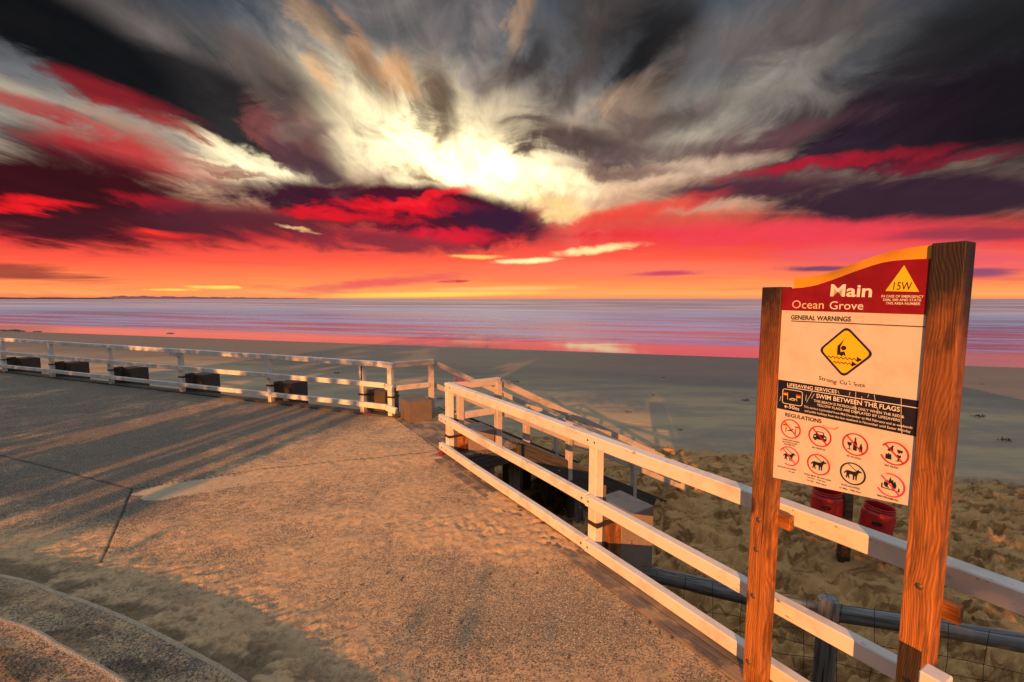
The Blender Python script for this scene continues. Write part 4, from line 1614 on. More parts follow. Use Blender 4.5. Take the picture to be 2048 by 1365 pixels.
def text(name, s, pa, pb, cap, mat, layer=3, bold=0.0, par=None):
    """words set between two measured baseline ends; cap = height of capitals in metres"""
    cu = bpy.data.curves.new(name, 'FONT')
    cu.body = s
    cu.size = 1.0
    cu.offset = bold
    cu.resolution_u = 3
    tmp = bpy.data.objects.new(name, cu)
    COL.objects.link(tmp)
    dg = bpy.context.evaluated_depsgraph_get()
    me = bpy.data.meshes.new_from_object(tmp.evaluated_get(dg))
    bpy.data.objects.remove(tmp)
    me.name = name
    co = np.zeros(len(me.vertices) * 3, np.float32)
    me.vertices.foreach_get('co', co)
    co = co.reshape(-1, 3)
    x0, x1 = co[:, 0].min(), co[:, 0].max()
    sx = math.hypot(pb[0] - pa[0], pb[1] - pa[1]) / (x1 - x0)
    sy = cap / 0.70
    an = math.atan2(pb[1] - pa[1], pb[0] - pa[0])
    xx = (co[:, 0] - x0) * sx
    yy = co[:, 1] * sy
    out = np.zeros_like(co)
    out[:, 0] = pa[0] + xx * math.cos(an) - yy * math.sin(an)
    out[:, 1] = pa[1] + xx * math.sin(an) + yy * math.cos(an)
    out[:, 2] = 0.0004 + 0.0005 * layer
    me.vertices.foreach_set('co', out.reshape(-1))
    me.materials.clear()
    return obj(name, me, mat, par or panel, MS)


def capz1(x, y0, y1):
    return abs(z1(x, y0)[1] - z1(x, y1)[1])


def capz3(x, y0, y1):
    return abs(z3(x, y0)[1] - z3(x, y1)[1])


def T1(name, s, x0, y0, x1, y1, cap, mat, **k):
    return text(name, s, z1(x0, y0), z1(x1, y1), capz1((x0 + x1) / 2, y0, y0 - cap), mat, **k)


def T3(name, s, x0, y0, x1, y1, cap, mat, **k):
    return text(name, s, z3(x0, y0), z3(x1, y1), capz3((x0 + x1) / 2, y0, y0 - cap), mat, **k)


T1('heading_lettering', 'Main', 685, 452, 968, 458, 82, WINK, bold=0.022)
T1('heading_lettering', 'Ocean', 424, 535, 640, 540, 56, mat_sheet('stained_white_ink', (0.80, 0.62, 0.40), (0.85, 0.25, 0.30), 0.6))
T1('heading_lettering', 'Grove', 680, 542, 910, 546, 56, WINK)
print_on('area_triangle', [[z1(1190, 242), z1(1062, 418), z1(1292, 424)]], YEL, 2)
T1('area_number', '15W', 1115, 409, 1240, 412, 54, INK, layer=4, bold=0.004)
T1('small_lettering', 'IN CASE OF EMERGENCY', 1035, 461, 1323, 465, 17, WINK, bold=0.01)
T1('small_lettering', 'DIAL 000 AND STATE', 1047, 485, 1306, 489, 17, WINK, bold=0.01)
T1('small_lettering', 'THIS AREA NUMBER', 1063, 509, 1300, 514, 17, WINK, bold=0.01)
T1('section_lettering', 'GENERAL WARNINGS', 418, 611, 826, 626, 31, INK, bold=0.018)
print_on('rule_line', [bar(z1(418, 622), z1(1347, 663), 0.0035)], INK, 2)
# diamond with rounded corners


def rounded(pts, r, seg=5):
    out = []
    n = len(pts)
    for i in range(n):
        p0, p1, p2 = Vector(pts[i - 1]), Vector(pts[i]), Vector(pts[(i + 1) % n])
        a = p1 + (p0 - p1).normalized() * r
        b = p1 + (p2 - p1).normalized() * r
        for k in range(seg + 1):
            t = k / seg
            q = a * (1 - t) ** 2 + p1 * 2 * t * (1 - t) + b * t * t
            out.append((q.x, q.y))
    return out


dc = z1(787, 834)
dr = (z1(965, 850)[0] - z1(608, 825)[0]) / 2
drv = (z1(790, 668)[1] - z1(768, 1000)[1]) / 2
print_on('warning_diamond', [rounded([(dc[0] + dr * 1.06, dc[1]), (dc[0], dc[1] + drv * 1.06), (dc[0] - dr * 1.06, dc[1]), (dc[0], dc[1] - drv * 1.06)], dr * 0.24)], INK, 1)
print_on('diamond_field', [rounded([(dc[0] + dr * .94, dc[1]), (dc[0], dc[1] + drv * .94), (dc[0] - dr * .94, dc[1]), (dc[0], dc[1] - drv * .94)], dr * 0.20)], YEL, 2)
q = lambda x, y: (dc[0] + x * dr, dc[1] + y * drv)
sw = [[q(*p) for p in pts] for pts in ([(-.30, -.16), (-.30, .22), (-.02, .56), (-.08, .46), (-.19, .20), (-.17, -.02), (-.06, .02), (.0, -.02), (.04, -.18), (-.04, -.12), (-.12, -.19), (-.20, -.13)],)]
sw.append(disc(q(-.06, .16), dr * .10))


def wavy(x0, x1, y, amp=.035, w=.04, n=7):
    out = []
    m = n * 6
    for i in range(m):
        f0, f1 = i / m, (i + 1) / m
        a = (x0 + (x1 - x0) * f0, y + amp * math.sin(f0 * n * 2 * math.pi))
        b = (x0 + (x1 - x0) * f1, y + amp * math.sin(f1 * n * 2 * math.pi))
        out.append([q(a[0], a[1] + w / 2), q(a[0], a[1] - w / 2), q(b[0], b[1] - w / 2), q(b[0], b[1] + w / 2)])
    return out


sw += wavy(-.66, .48, -.26) + [[q(.46, -.15), q(.46, -.37), q(.66, -.26)]]
sw += wavy(-.42, .30, -.46, n=5) + [[q(.28, -.35), q(.28, -.57), q(.48, -.46)]]
print_on('swimmer_pictogram', sw, INK, 4)
T3('caption_lettering', 'Strong', 553, 90, 722, 132, 36, INK)
T3('caption_lettering', 'Cu', 752, 131, 818, 141, 36, INK)
T3('caption_lettering', 'nts', 903, 156, 990, 162, 34, INK)
print_on('worn_letter_fragment', [bar(z3(838, 105), z3(850, 112), .003), bar(z3(850, 130), z3(851, 140), .004), bar(z3(886, 118), z3(898, 126), .004), bar(z3(888, 142), z3(900, 140), .003)], INK, 3)

print_on('service_band', [[z3(174, 91), z3(1506, 293), z3(1476, 630), z3(162, 361)]], NAVY, 1)
T3('band_lettering', 'LIFESAVING SERVICES', 258, 152, 724, 222, 31, WINK, bold=0.014)
print_on('rule_line', [bar(z3(258, 161), z3(1502, 363), 0.0032)], WINK, 2)
bx = [z3(218, 177), z3(402, 206), z3(396, 344), z3(212, 311)]
bxr = rounded(bx, 0.012)
print_on('flag_frame', [bar(bxr[i - 1], bxr[i], 0.0028) for i in range(len(bxr))], WINK, 2)
fr = []
for (px_, py_, flip) in ((262, 212, -1), (348, 232, 1)):
    a_, b_ = z3(px_, py_), z3(px_, py_ + 65)
    fr.append((a_, b_, flip))
print_on('flag_pole', [bar(a_, b_, 0.0025) for a_, b_, f_ in fr], YEL, 3)
print_on('flag_red_half', [[(a_[0], a_[1]), (a_[0] + f_ * .018, a_[1]), (a_[0] + f_ * .018, a_[1] - .0075), (a_[0], a_[1] - .0075)] for a_, b_, f_ in fr], REDI, 3)
print_on('flag_yellow_half', [[(a_[0], a_[1] - .0077), (a_[0] + f_ * .018, a_[1] - .0077), (a_[0] + f_ * .018, a_[1] - .015), (a_[0], a_[1] - .015)] for a_, b_, f_ in fr], YEL, 3)
c_ = z3(305, 272)
print_on('swimmer_mark', [bar((c_[0] - .012, c_[1] - .004), (c_[0] + .004, c_[1] + .003), .003), bar((c_[0] + .004, c_[1] + .003), (c_[0] + .010, c_[1] - .003), .003), disc((c_[0] + .013, c_[1]), .003, 10), bar((c_[0] - .014, c_[1] - .007), (c_[0] + .014, c_[1] - .007), .002)], WINK, 3)
T3('band_lettering', '50m', 272, 360, 368, 386, 34, WINK, bold=0.01)
print_on('arrow_mark', [bar(z3(234, 343), z3(268, 351), .003), bar(z3(233, 343), z3(250, 332), .003), bar(z3(233, 343), z3(247, 360), .003)], WINK, 3)
T3('band_lettering', 'SWIM BETWEEN THE FLAGS', 530, 262, 1317, 396, 42, WINK, bold=0.016)
T3('band_lettering', 'THIS BEACH IS PATROLLED ONLY WHEN THE RED &', 507, 300, 1358, 456, 24, WINK, bold=0.006)
T3('band_lettering', 'YELLOW FLAGS ARE DISPLAYED BY LIFESAVERS', 537, 339, 1318, 489, 24, WINK, bold=0.006)
T3('band_lettering', 'This service is provided from Mid December to Mid February and at weekends', 415, 354, 1435, 557, 22, WINK, bold=0.004)
T3('band_lettering', 'and public holidays from the last weekend in November until Easter Monday', 420, 392, 1418, 594, 22, WINK, bold=0.004)
T3('section_lettering', 'REGULATIONS', 240, 436, 580, 503, 36, INK, bold=0.018)
# scratches through the band
scr = []
for pts in (((515, 225), (487, 270)), ((495, 205), (440, 305)), ((850, 208), (842, 240)), ((905, 205), (898, 330), (905, 420)), ((1025, 232), (1015, 258)), ((1078, 232), (1090, 320), (1115, 385)),
            ((1332, 268), (1330, 500), (1338, 600)), ((200, 250), (188, 292)), ((960, 250), (962, 310)), ((735, 195), (748, 225)), ((440, 235), (432, 290))):
    for a_, b_ in zip(pts[:-1], pts[1:]):
        scr.append(bar(z3(*a_), z3(*b_), 0.0014))
print_on('scratch_marks', scr, WINK, 4)
print_on('peeled_edge', [[z3(585, 515), z3(640, 540), z3(700, 552), z3(735, 535), z3(745, 545), z3(705, 566), z3(640, 552), z3(590, 525)]], mat_sheet('torn_film', (0.45, 0.28, 0.18), (0.7, 0.6, 0.5), 0.5), 1)

DOG = [(-.58, .10), (-.40, .22), (-.05, .20), (.20, .24), (.34, .40), (.40, .52), (.46, .42), (.66, .34), (.68, .26), (.48, .22), (.38, .06), (.34, -.12), (.32, -.52), (.24, -.52), (.22, -.20), (.16, -.10), (.12, -.55), (.04, -.55), (.02, -.12),
       (-.22, -.08), (-.28, -.22), (-.22, -.50), (-.30, -.52), (-.38, -.24), (-.44, -.50), (-.52, -.50), (-.48, -.18), (-.50, .02), (-.66, -.16), (-.70, -.12)]
CAR = [(-.58, -.10), (-.52, .10), (-.38, .16), (-.28, .44), (.28, .44), (.38, .16), (.52, .10), (.58, -.10), (.58, -.34), (.50, -.34), (.50, -.46), (.30, -.46), (.30, -.34), (-.30, -.34), (-.30, -.46), (-.50, -.46), (-.50, -.34), (-.58, -.34)]
CARWIN = [(-.28, .18), (-.21, .37), (.21, .37), (.28, .18)]
BOT = [(-.14, -.55), (-.14, .12), (-.06, .28), (-.05, .62), (.05, .62), (.06, .28), (.14, .12), (.14, -.55)]
SBOT = [(.34, -.55), (.34, -.10), (.40, .0), (.41, .18), (.49, .18), (.50, .0), (.56, -.10), (.56, -.55)]
GLASS = [(-.60, .10), (-.58, -.12), (-.46, -.24), (-.46, -.48), (-.58, -.52), (-.58, -.56), (-.28, -.56), (-.28, -.52), (-.40, -.48), (-.40, -.24), (-.28, -.12), (-.26, .10)]
BROK1 = [(-.50, .18), (-.44, .30), (-.24, .52), (-.18, .66), (-.08, .62), (-.14, .48), (-.10, .22), (-.20, .10), (-.28, .20), (-.36, .08)]
BROK2 = [(-.60, -.60), (-.60, -.12), (-.50, -.22), (-.40, -.06), (-.30, -.18), (-.22, -.10), (-.18, -.60)]
BROK3 = [(.14, .40), (.56, .36), (.50, .12), (.40, .20), (.32, .06), (.22, .18)]
BROK4 = [(.14, -.10), (.24, -.02), (.34, -.12), (.44, -.02), (.46, -.22), (.34, -.34), (.32, -.54), (.44, -.60), (.02, -.64), (.24, -.54), (.26, -.34), (.16, -.26)]
FIRE = [(-.10, -.30), (-.38, -.22), (-.46, .0), (-.40, .24), (-.32, .10), (-.24, .40), (-.16, .24), (-.04, .66), (.06, .38), (.14, .50), (.20, .24), (.30, .40), (.40, .06), (.36, -.18), (.16, -.30)]
FIREH = [(-.04, -.28), (-.18, -.16), (-.14, .04), (.0, .16), (.10, .0), (.14, -.16), (.06, -.28)]
GRATE = [(-.62, .0), (-.62, -.42), (.62, -.42), (.62, -.10), (.54, -.10), (.54, -.35), (-.54, -.35), (-.54, .0)]


def pict(cx_, cy_, rad, shapes, mat=INK, ringmat=REDI, slash=True, arc=(0, 360), leash=False, holes=None):
    c = z3(cx_, cy_)
    r_ = abs(z3(cx_, cy_ - rad)[1] - z3(cx_, cy_ + rad)[1]) / 2
    pl_ = [[(c[0] + x * r_, c[1] + y * r_) for x, y in s] for s in shapes]
    if leash:
        pl_.append(bar((c[0] - .38 * r_, c[1] + .78 * r_), (c[0] + .30 * r_, c[1] + .30 * r_), r_ * 0.055))
    print_on('pictogram', pl_, mat, 2)
    if holes:
        print_on('pictogram_light', [[(c[0] + x * r_, c[1] + y * r_) for x, y in s] for s in holes], SHEET, 3)
    print_on('ring', ring(c, r_ * 0.95, r_ * 0.11, *arc), ringmat, 4)
    if slash:
        print_on('slash', [bar((c[0] - r_ * .66, c[1] + r_ * .66), (c[0] + r_ * .66, c[1] - r_ * .66), r_ * 0.10)], ringmat, 5)


FLAGS = [[(-.50, .10), (-.50, .34), (-.80 + .05, .34), (-.75, .10)], [(-.50, .34), (-.44, .34), (-.44, -.42), (-.50, -.42)], [(.44, .34), (.50, .34), (.50, -.42), (.44, -.42)],
         [(-.40, -.30), (-.10, -.12), (.20, .06), (.30, .0), (.10, -.10), (.30, -.30), (.0, -.22)]]
pict(291, 556, 90, FLAGS, ringmat=REDI)
c_ = z3(291, 556)
r_ = abs(z3(291, 466)[1] - z3(291, 646)[1]) / 2
print_on('flag_red_half', [[(c_[0] + x * r_, c_[1] + y * r_) for x, y in s] for s in ([(-.76, .24), (-.76, .38), (-.44, .38), (-.44, .24)], [(.44, .24), (.44, .38), (.78, .38), (.78, .24)])], REDI, 3)
print_on('flag_yellow_half', [[(c_[0] + x * r_, c_[1] + y * r_) for x, y in s] for s in ([(-.76, .09), (-.76, .235), (-.44, .235), (-.44, .09)], [(.44, .09), (.44, .235), (.78, .235), (.78, .09)])], YEL, 3)
pict(566, 626, 98, [CAR], holes=[CARWIN, disc((-.42, -.08), .08, 10), disc((.42, -.08), .08, 10)])
pict(898, 703, 105, [BOT, SBOT, GLASS])
pict(1268, 788, 110, [BROK1, BROK2, BROK3, BROK4], arc=(-160, 150))
pict(278, 812, 90, [[(x * .9, y * .9) for x, y in DOG]], ringmat=PINKI, leash=True, arc=(-115, 160))
pict(553, 892, 98, [DOG], slash=False, leash=True)
pict(875, 978, 104, [DOG], slash=False, leash=True, ringmat=INK)
pict(1230, 1085, 112, [FIRE, GRATE], holes=[FIREH], arc=(-150, 110), ringmat=PINKI)
SM = dict(bold=0.008)
T3('small_lettering', 'SURFBOARD RIDING', 212, 656, 378, 692, 13, INK, **SM)
T3('small_lettering', 'BETWEEN FLAGS', 215, 679, 355, 709, 13, INK, **SM)
T3('small_lettering', 'PROHIBITED', 228, 702, 333, 724, 13, INK, **SM)
T3('small_lettering', 'NO VEHICLES', 493, 734, 618, 763, 15, INK, **SM)
T3('small_lettering', 'NO ALCOHOL', 818, 813, 957, 850, 16, INK, **SM)
T3('small_lettering', 'NO GLASS', 1177, 903, 1303, 934, 18, INK, **SM)
T3('small_lettering', 'NO DOGS ALLOWED', 170, 912, 342, 952, 15, INK, **SM)
T3('small_lettering', '1st Jan', 268, 960, 332, 974, 13, INK, **SM)
T3('small_lettering', 'DOGS MUST BE ON LEASH', 420, 983, 670, 1052, 15, INK, **SM)
T3('small_lettering', '1st Dec - 17th Dec', 450, 1014, 622, 1064, 14, INK, **SM)
T3('small_lettering', '1st Feb - 30th April', 442, 1040, 625, 1094, 14, INK, **SM)
T3('small_lettering', 'DOGS ALLOWED', 768, 1084, 942, 1130, 16, INK, **SM)
T3('small_lettering', '1st May - 30th Nov', 752, 1112, 955, 1165, 15, INK, **SM)
T3('small_lettering', 'FIRES PROHIBITED', 1103, 1186, 1305, 1243, 17, INK, **SM)


def on_post(px, py, d=0.0):
    return on_sign(px, py, d)


# bolts in the posts, timber cleats tying them to the rails
for px_, py_ in ((1517, 1040), (1506, 1192), (1496, 1324), (1838, 1173), (1812, 1359), (1512, 1099)):
    p_ = on_post(px_, py_, 0.0)
    me = lathe_mesh('bolt_head', [(0.0, 0.006), (0.009, 0.005), (0.014, 0.001), (0.014, -0.004)], 12)
    obj('bolt_head', me, BOLT, sign, axes(p_, Ds, UP, Ns))
for px_, py_ in ((1563, 1037), (1893, 1185)):
    c_ = cl if px_ < 1700 else cr
    zc = 0.93 if px_ < 1700 else 0.84
    beam('cleat', PINE, sign, Vector((c_.x, c_.y, zc - 0.03)) + Ds * 0.03 - Ns * 0.075, Vector((c_.x, c_.y, zc - 0.03)) + Ds * 0.10 - Ns * 0.075, 0.045, 0.075, 0.004)
# split knot on the right post: a dark wedge opened in the arris
kp = on_sign(1838, 945, 0.0)
me = box_mesh('knot_split', 0.034, 0.012, 0.016, 0.003)
o = obj('knot_split', me, mat_plain('charred_split', (0.012, 0.006, 0.004), 0.9), sign, axes(kp - Ns * 0.006, (Ds * 0.8 + UP * .3).normalized(), Ns, (UP * 0.8 - Ds * .3).normalized()))

# white handrail end close by the sign
hr = thing('handrail_post', 'top of a short white post at the foot of the taller sign post', 'post', on_z(1905, 1352, 0.62))
pp = on_plane(1872, 1347, P0 + Ns * 0.16, Ns)
post('post', WHITE, hr, Vector((pp.x, pp.y, 0.0)), pp.z, 0.075, 0.075, Ns)

# ================================================================== BINS
RED = mat_plain('red_plastic', (0.50, 0.02, 0.022), 0.38, var=0.35)
DARKR = mat_plain('dark_inside', (0.012, 0.006, 0.006), 0.8)
bp_foot = on_z(1685, 1125, -1.76)
bpost = thing('round_post', 'dark round timber post carrying two red drums, standing in the sand behind the sign', 'post', bp_foot)
obj('post', tube_mesh('post', [Vector((0, 0, -0.5)), Vector((0.004, 0, 0.4)), Vector((0, 0, 0.85)), Vector((0, 0, 1.25))], [0.085, 0.08, 0.078, 0.076], 16), mat_grey_wood('bin_post_timber', (0.12, 0.09, 0.06), (0.14, 0.08, 0.04), 0.6, 0.02), bpost, Matrix.Translation(bp_foot))


def drum(off, zt, tilt, label):
    base = bp_foot + off
    base.z = zt - 0.60
    t_ = thing('litter_drum', label, 'bin', base, 'red drums hung on the round post')
    t_.rotation_euler = (tilt[0], tilt[1], random.uniform(0, 6))
    M = t_.rotation_euler.to_matrix().to_4x4()
    Mw = Matrix.Translation(base) @ M
    t_.rotation_euler = (tilt[0], tilt[1], 0)
    Mw = frame_of(t_)
    k = 0.198
    prof = [(0.0, 0.0), (k * .92, 0.0), (k, 0.02), (k, 0.20), (k * 1.015, 0.21), (k * 1.015, 0.225), (k, 0.235), (k, 0.47), (k * .985, 0.50), (k * .94, 0.525), (k * .90, 0.532), (k * .90, 0.548), (k * .93, 0.553), (k * .93, 0.568),
            (k * .89, 0.573), (k * .89, 0.588), (k * .915, 0.592), (k * .915, 0.602), (k * .86, 0.602), (k * .85, 0.59), (k * .85, 0.50), (k * .95, 0.46), (k * .95, 0.03), (0.0, 0.03)]
    obj('drum_body', lathe_mesh('drum_body', prof, 36), RED, t_, Mw)
    # moulded hand grip: dark recess with a proud lip
    d_ = (EYE - base)
    d_.z = 0
    d_.normalize()
    g = Mw @ Vector((0, 0, 0.405))
    s_ = UP.cross(d_)
    me = tube_mesh('hand_grip', [Vector((-.055, 0, .0)), Vector((-.035, 0, .014)), Vector((0, 0, .018)), Vector((.035, 0, .014)), Vector((.055, 0, 0)), Vector((.03, 0, -.018)), Vector((-.03, 0, -.018)), Vector((-.055, 0, 0))], 0.010, 8)
    obj('hand_grip', me, DARKR, t_, axes(g + d_ * (k + 0.004), s_, d_, UP))
    return t_


side = Vector((0.93, -0.36, 0)).normalized()
dl_ = on_plane(1646, 986, bp_foot, Vector((0, 1, 0)))
drum(-side * 0.275 + Vector((0, -0.05, 0)), dl_.z + 0.02, (0, 0), 'left red plastic drum hanging on the round post, its ribbed open mouth level')
dr_ = on_plane(1733, 1003, bp_foot, Vector((0, 1, 0)))
drum(side * 0.30 + Vector((0, -0.05, 0)), dr_.z + 0.02, (0.03, 0.10), 'right red plastic drum on the round post, leaning to one side')
for sgn in (-1, 1):
    beam('bracket', RUST, bpost, bp_foot + UP * 0.55 + side * 0.06 * sgn, bp_foot + UP * 0.55 + side * 0.12 * sgn, 0.05, 0.05, 0.004)

# ================================================================== LOG AND WIRE FENCE BELOW THE TERRACE
pts = {}


def at_depth(px, py, Yd):
    d = ray(px, py)
    return EYE + d * (Yd / d.y)


g0 = at_depth(1296, 1152, 3.95)
g1 = at_depth(1640, 1222, 3.42)
g2 = at_depth(2120, 1302, 3.02)
g3 = g2 + (g2 - g1).normalized() * 1.5
g0b = g0 + (g0 - g1).normalized() * 0.25
log = thing('log_fence', 'low grey log rail fence with wire netting on the sand below the white rails', 'fence', Vector((g1.x, g1.y, -1.3)))


def wig(a, b, r0, r1, n=14):
    out, rad = [], []
    for i in range(n + 1):
        f = i / n
        out.append(a.lerp(b, f) + UP * 0.012 * math.sin(f * 5 + a.x) + Vector((0, 0.01 * math.sin(f * 7), 0)))
        rad.append(r0 + (r1 - r0) * f + 0.003 * math.sin(f * 17))
    return out, rad


def log_obj(name, a, b, r0, r1, sides=16):
    d = (b - a).normalized()
    L_ = (b - a).length
    out, rad = wig(Vector((0, 0, 0)), Vector((L_, 0, 0)), r0, r1)
    me = tube_mesh(name, out, rad, sides)
    s_ = UP.cross(d)
    if s_.length < .1:
        s_ = Vector((0, 1, 0))
    s_.normalize()
    return obj(name, me, LOG, log, axes(a, d, s_, d.cross(s_)))


log_obj('log_rail', g0b, g1 - (g1 - g0).normalized() * 0.03, 0.070, 0.062)
log_obj('log_rail', g1 + (g2 - g1).normalized() * 0.03, g3, 0.062, 0.068)
pz = at_depth(1640, 1203, 3.36).z
log_obj('log_post', Vector((g1.x, g1.y - 0.06, -1.9)), Vector((g1.x + 0.01, g1.y - 0.06, pz + 0.02)), 0.076, 0.074)
log_obj('log_post', Vector((g3.x, g3.y - 0.06, -1.9)), Vector((g3.x, g3.y - 0.06, pz)), 0.076, 0.074)
wires = []
WIRE = mat_plain('rusty_wire', (0.02, 0.013, 0.01), 0.7, 0.3)
seglist = [(g0b, g1), (g1, g3)]
vv, ff = [], []


def add_wire(pts_, r=0.0035):
    me_ = tube_mesh('w', pts_, r, 5, cap=False)
    b_ = len(vv)
    vv.extend([tuple(v.co) for v in me_.vertices])
    ff.extend([tuple(b_ + i for i in p.vertices) for p in me_.polygons])
    bpy.data.meshes.remove(me_)


for (a_, b_) in seglist:
    off = Vector((-0.03, -0.075, 0))
    for zz in (0.14, -0.13, -0.24, -0.36, -0.50, -0.66, -0.84):
        pl_ = []
        for i in range(19):
            f = i / 18
            p_ = a_.lerp(b_, f) + off
            p_ = p_ + UP * (zz + 0.012 * math.sin(f * 19 + zz * 30) - 0.03 * math.sin(f * math.pi))
            pl_.append(p_)
        add_wire(pl_, 0.0022)
    L_ = (b_ - a_).length
    for k in range(int(L_ / 0.22)):
        f = (k + .5) / int(L_ / 0.22)
        p_ = a_.lerp(b_, f) + off
        zs = [0.14, -0.13, -0.24, -0.36, -0.50, -0.66, -0.84]
        pl_ = [p_ + UP * z_ + Vector((0.010 * math.sin(k * 3 + z_ * 9), 0, -0.03 * math.sin(f * math.pi))) for z_ in zs]
        add_wire(pl_, 0.002)
me = bpy.data.meshes.new('wire_netting')
me.from_pydata(vv, [], ff)
o = obj('wire_netting', me, WIRE, log)
o['kind'] = 'stuff'

# ================================================================== SMALL THINGS
PETAL = mat_plain('magenta_petals', (0.55, 0.03, 0.22), 0.6, var=0.7)
LEAFM = mat_plain('dull_leaf', (0.05, 0.03, 0.035), 0.6, var=0.4)


def bouquet(name, loc, label, n, spread):
    t_ = thing(name, label, 'flowers', loc)
    vs, fs = [], []
    vs2, fs2 = [], []
    for k in range(n):
        c = Vector((random.gauss(0, spread[0]), random.gauss(0, spread[1]), abs(random.gauss(0, spread[2]))))
        for j in range(5):
            a = 2 * math.pi * j / 5 + random.random()
            d = Vector((math.cos(a), math.sin(a), random.uniform(-.4, .8))).normalized() * random.uniform(.010, .020)
            s_ = d.cross(UP).normalized() * 0.007
            tgt, tf = (vs, fs) if random.random() < .72 else (vs2, fs2)
            b = len(tgt)
            tgt += [tuple(c), tuple(c + d * .6 + s_), tuple(c + d), tuple(c + d * .6 - s_)]
            tf.append((b, b + 1, b + 2, b + 3))
    for nm, a, b, m in (('petals', vs, fs, PETAL), ('leaves', vs2, fs2, LEAFM)):
        me = bpy.data.meshes.new(nm)
        me.from_pydata(a, [], b)
        o = obj(nm, me, m, t_, Matrix.Translation(loc))
    return t_


bouquet('flower_bunch', ln(A, D, 0.03, 0.22, 0.99), 'withered magenta flowers tied on the top rail at the end of the nearer fence', 60, (.055, .03, .022))
bouquet('flower_bunch', ln(A, D, 0.0, -0.06, 0.01), 'magenta flowers lying on the ground under the end of the nearer fence', 40, (.03, .03, .03))
o = bouquet('flower_bunch', ln(C, DL, 0.55, -0.07, 0.06, NL), 'small dark pink flowers under the bottom rail near the corner of the long fence', 26, (.05, .02, .02))

# twig standing in the sand by the lower step
tw = on_z(278, 1262, 0.03)
me = tube_mesh('twig', [Vector((0, 0, -0.02)), Vector((0.002, 0, 0.03)), Vector((-0.003, 0.0, 0.062))], [0.002, 0.0018, 0.001], 5)
o = obj('twig', me, mat_plain('straw', (0.55, 0.42, 0.22), 0.7), None, Matrix.Translation(tw))
setp(o, 'tiny pale twig standing upright in the sand beside the step edge', 'twig')

# weed scraps on the firm sand, rocks at the water's edge
WEED = mat_plain('dry_seaweed', (0.03, 0.018, 0.012), 0.8, var=0.4)


def scrap(px, py, size, label, z=None, flatness=0.16, mat=None, name='seaweed_clump'):
    z0 = -1.9
    for _ in range(4):
        p = on_z(px, py, z0)
        z0 = float(beach_z(p.x, p.y))
    vs, fs = [], []
    for k in range(26):
        a = random.random() * 6.28
        r = random.random() ** .7 * size
        c = Vector((math.cos(a) * r, math.sin(a) * r * .5, 0))
        d = Vector((random.uniform(-1, 1), random.uniform(-.6, .6), random.uniform(0, .5))).normalized() * size * random.uniform(.2, .5)
        w = Vector((-d.y, d.x, size * .1)).normalized() * size * .07
        b = len(vs)
        h = Vector((0, 0, size * flatness * random.random()))
        vs += [tuple(c + h), tuple(c + d * .5 + w + h * 1.6), tuple(c + d + h * .4), tuple(c + d * .5 - w + h)]
        fs.append((b, b + 1, b + 2, b + 3))
    me = bpy.data.meshes.new(name)
    me.from_pydata(vs, [], fs)
    o = obj(name, me, mat or WEED, None, Matrix.Translation((p.x, p.y, z0 + 0.02)))
    return setp(o, label, name.replace('_', ' ').split()[0] if name != 'seaweed_clump' else 'seaweed', 'scraps of seaweed on the smooth sand')


for px_, py_, s_, w_ in ((677, 748, .26, 'dark seaweed scrap on the sand left of the corner post'), (880, 800, .22, 'flat dark seaweed just right of the short white stub rail'),
                         (1030, 766, .22, 'thin seaweed scrap above the head of the ramp'), (1327, 757, .14, 'tiny dark scrap on smooth sand right of centre'),
                         (1308, 792, .12, 'small dark scrap between the ramp and the sign, left one'), (1490, 803, .22, 'dark weed beside the left edge of the sign post'),
                         (1361, 862, .10, 'small round weed lump near the trampled sand'), (1255, 826, .14, 'weed scrap near the lower ramp handrail'),
                         (1955, 836, .26, 'reddish weed right of the sign, nearer one'), (2010, 884, .22, 'dark weed at the right edge of the picture'), (1965, 770, .12, 'tiny scrap far right on wet sand')):
    scrap(px_, py_, s_, w_)

ROCK = mat_plain('wet_rock', (0.02, 0.018, 0.02), 0.5, var=0.4)


def rock(px, py, size, label):
    p = on_z(px, py, SEA_Z)
    bm_ = bmesh.new()
    bmesh.ops.create_icosphere(bm_, subdivisions=2, radius=1)
    for v in bm_.verts:
        k = 1 + 0.35 * (vnoise(np.array([v.co.x * 2 + px]), np.array([v.co.y * 2 + v.co.z]), 3)[0] - .5)
        v.co = Vector((v.co.x * size * 1.5 * k, v.co.y * size * k, v.co.z * size * .32 * k))
    o = obj('rock', mesh_of(bm_, 'rock', True), ROCK, None, Matrix.Translation((p.x, p.y, SEA_Z)))
    setp(o, label, 'rock', 'rocks at the water line on the left')


rk = ['largest', 'second', 'third', 'fourth', 'fifth', 'sixth', 'seventh']
for i, (px_, py_, s_) in enumerate(((2, 662, .6), (12, 663.5, .35), (24, 662.5, .7), (34, 664, .3), (40, 663.5, .45), (74, 664.2, .4), (340, 667.5, .35))):
    rock(px_, py_, s_, 'dark wet rock at the water line, %s from the left picture edge' % ['first', 'second', 'third', 'fourth', 'fifth', 'sixth', 'seventh and apart'][i])

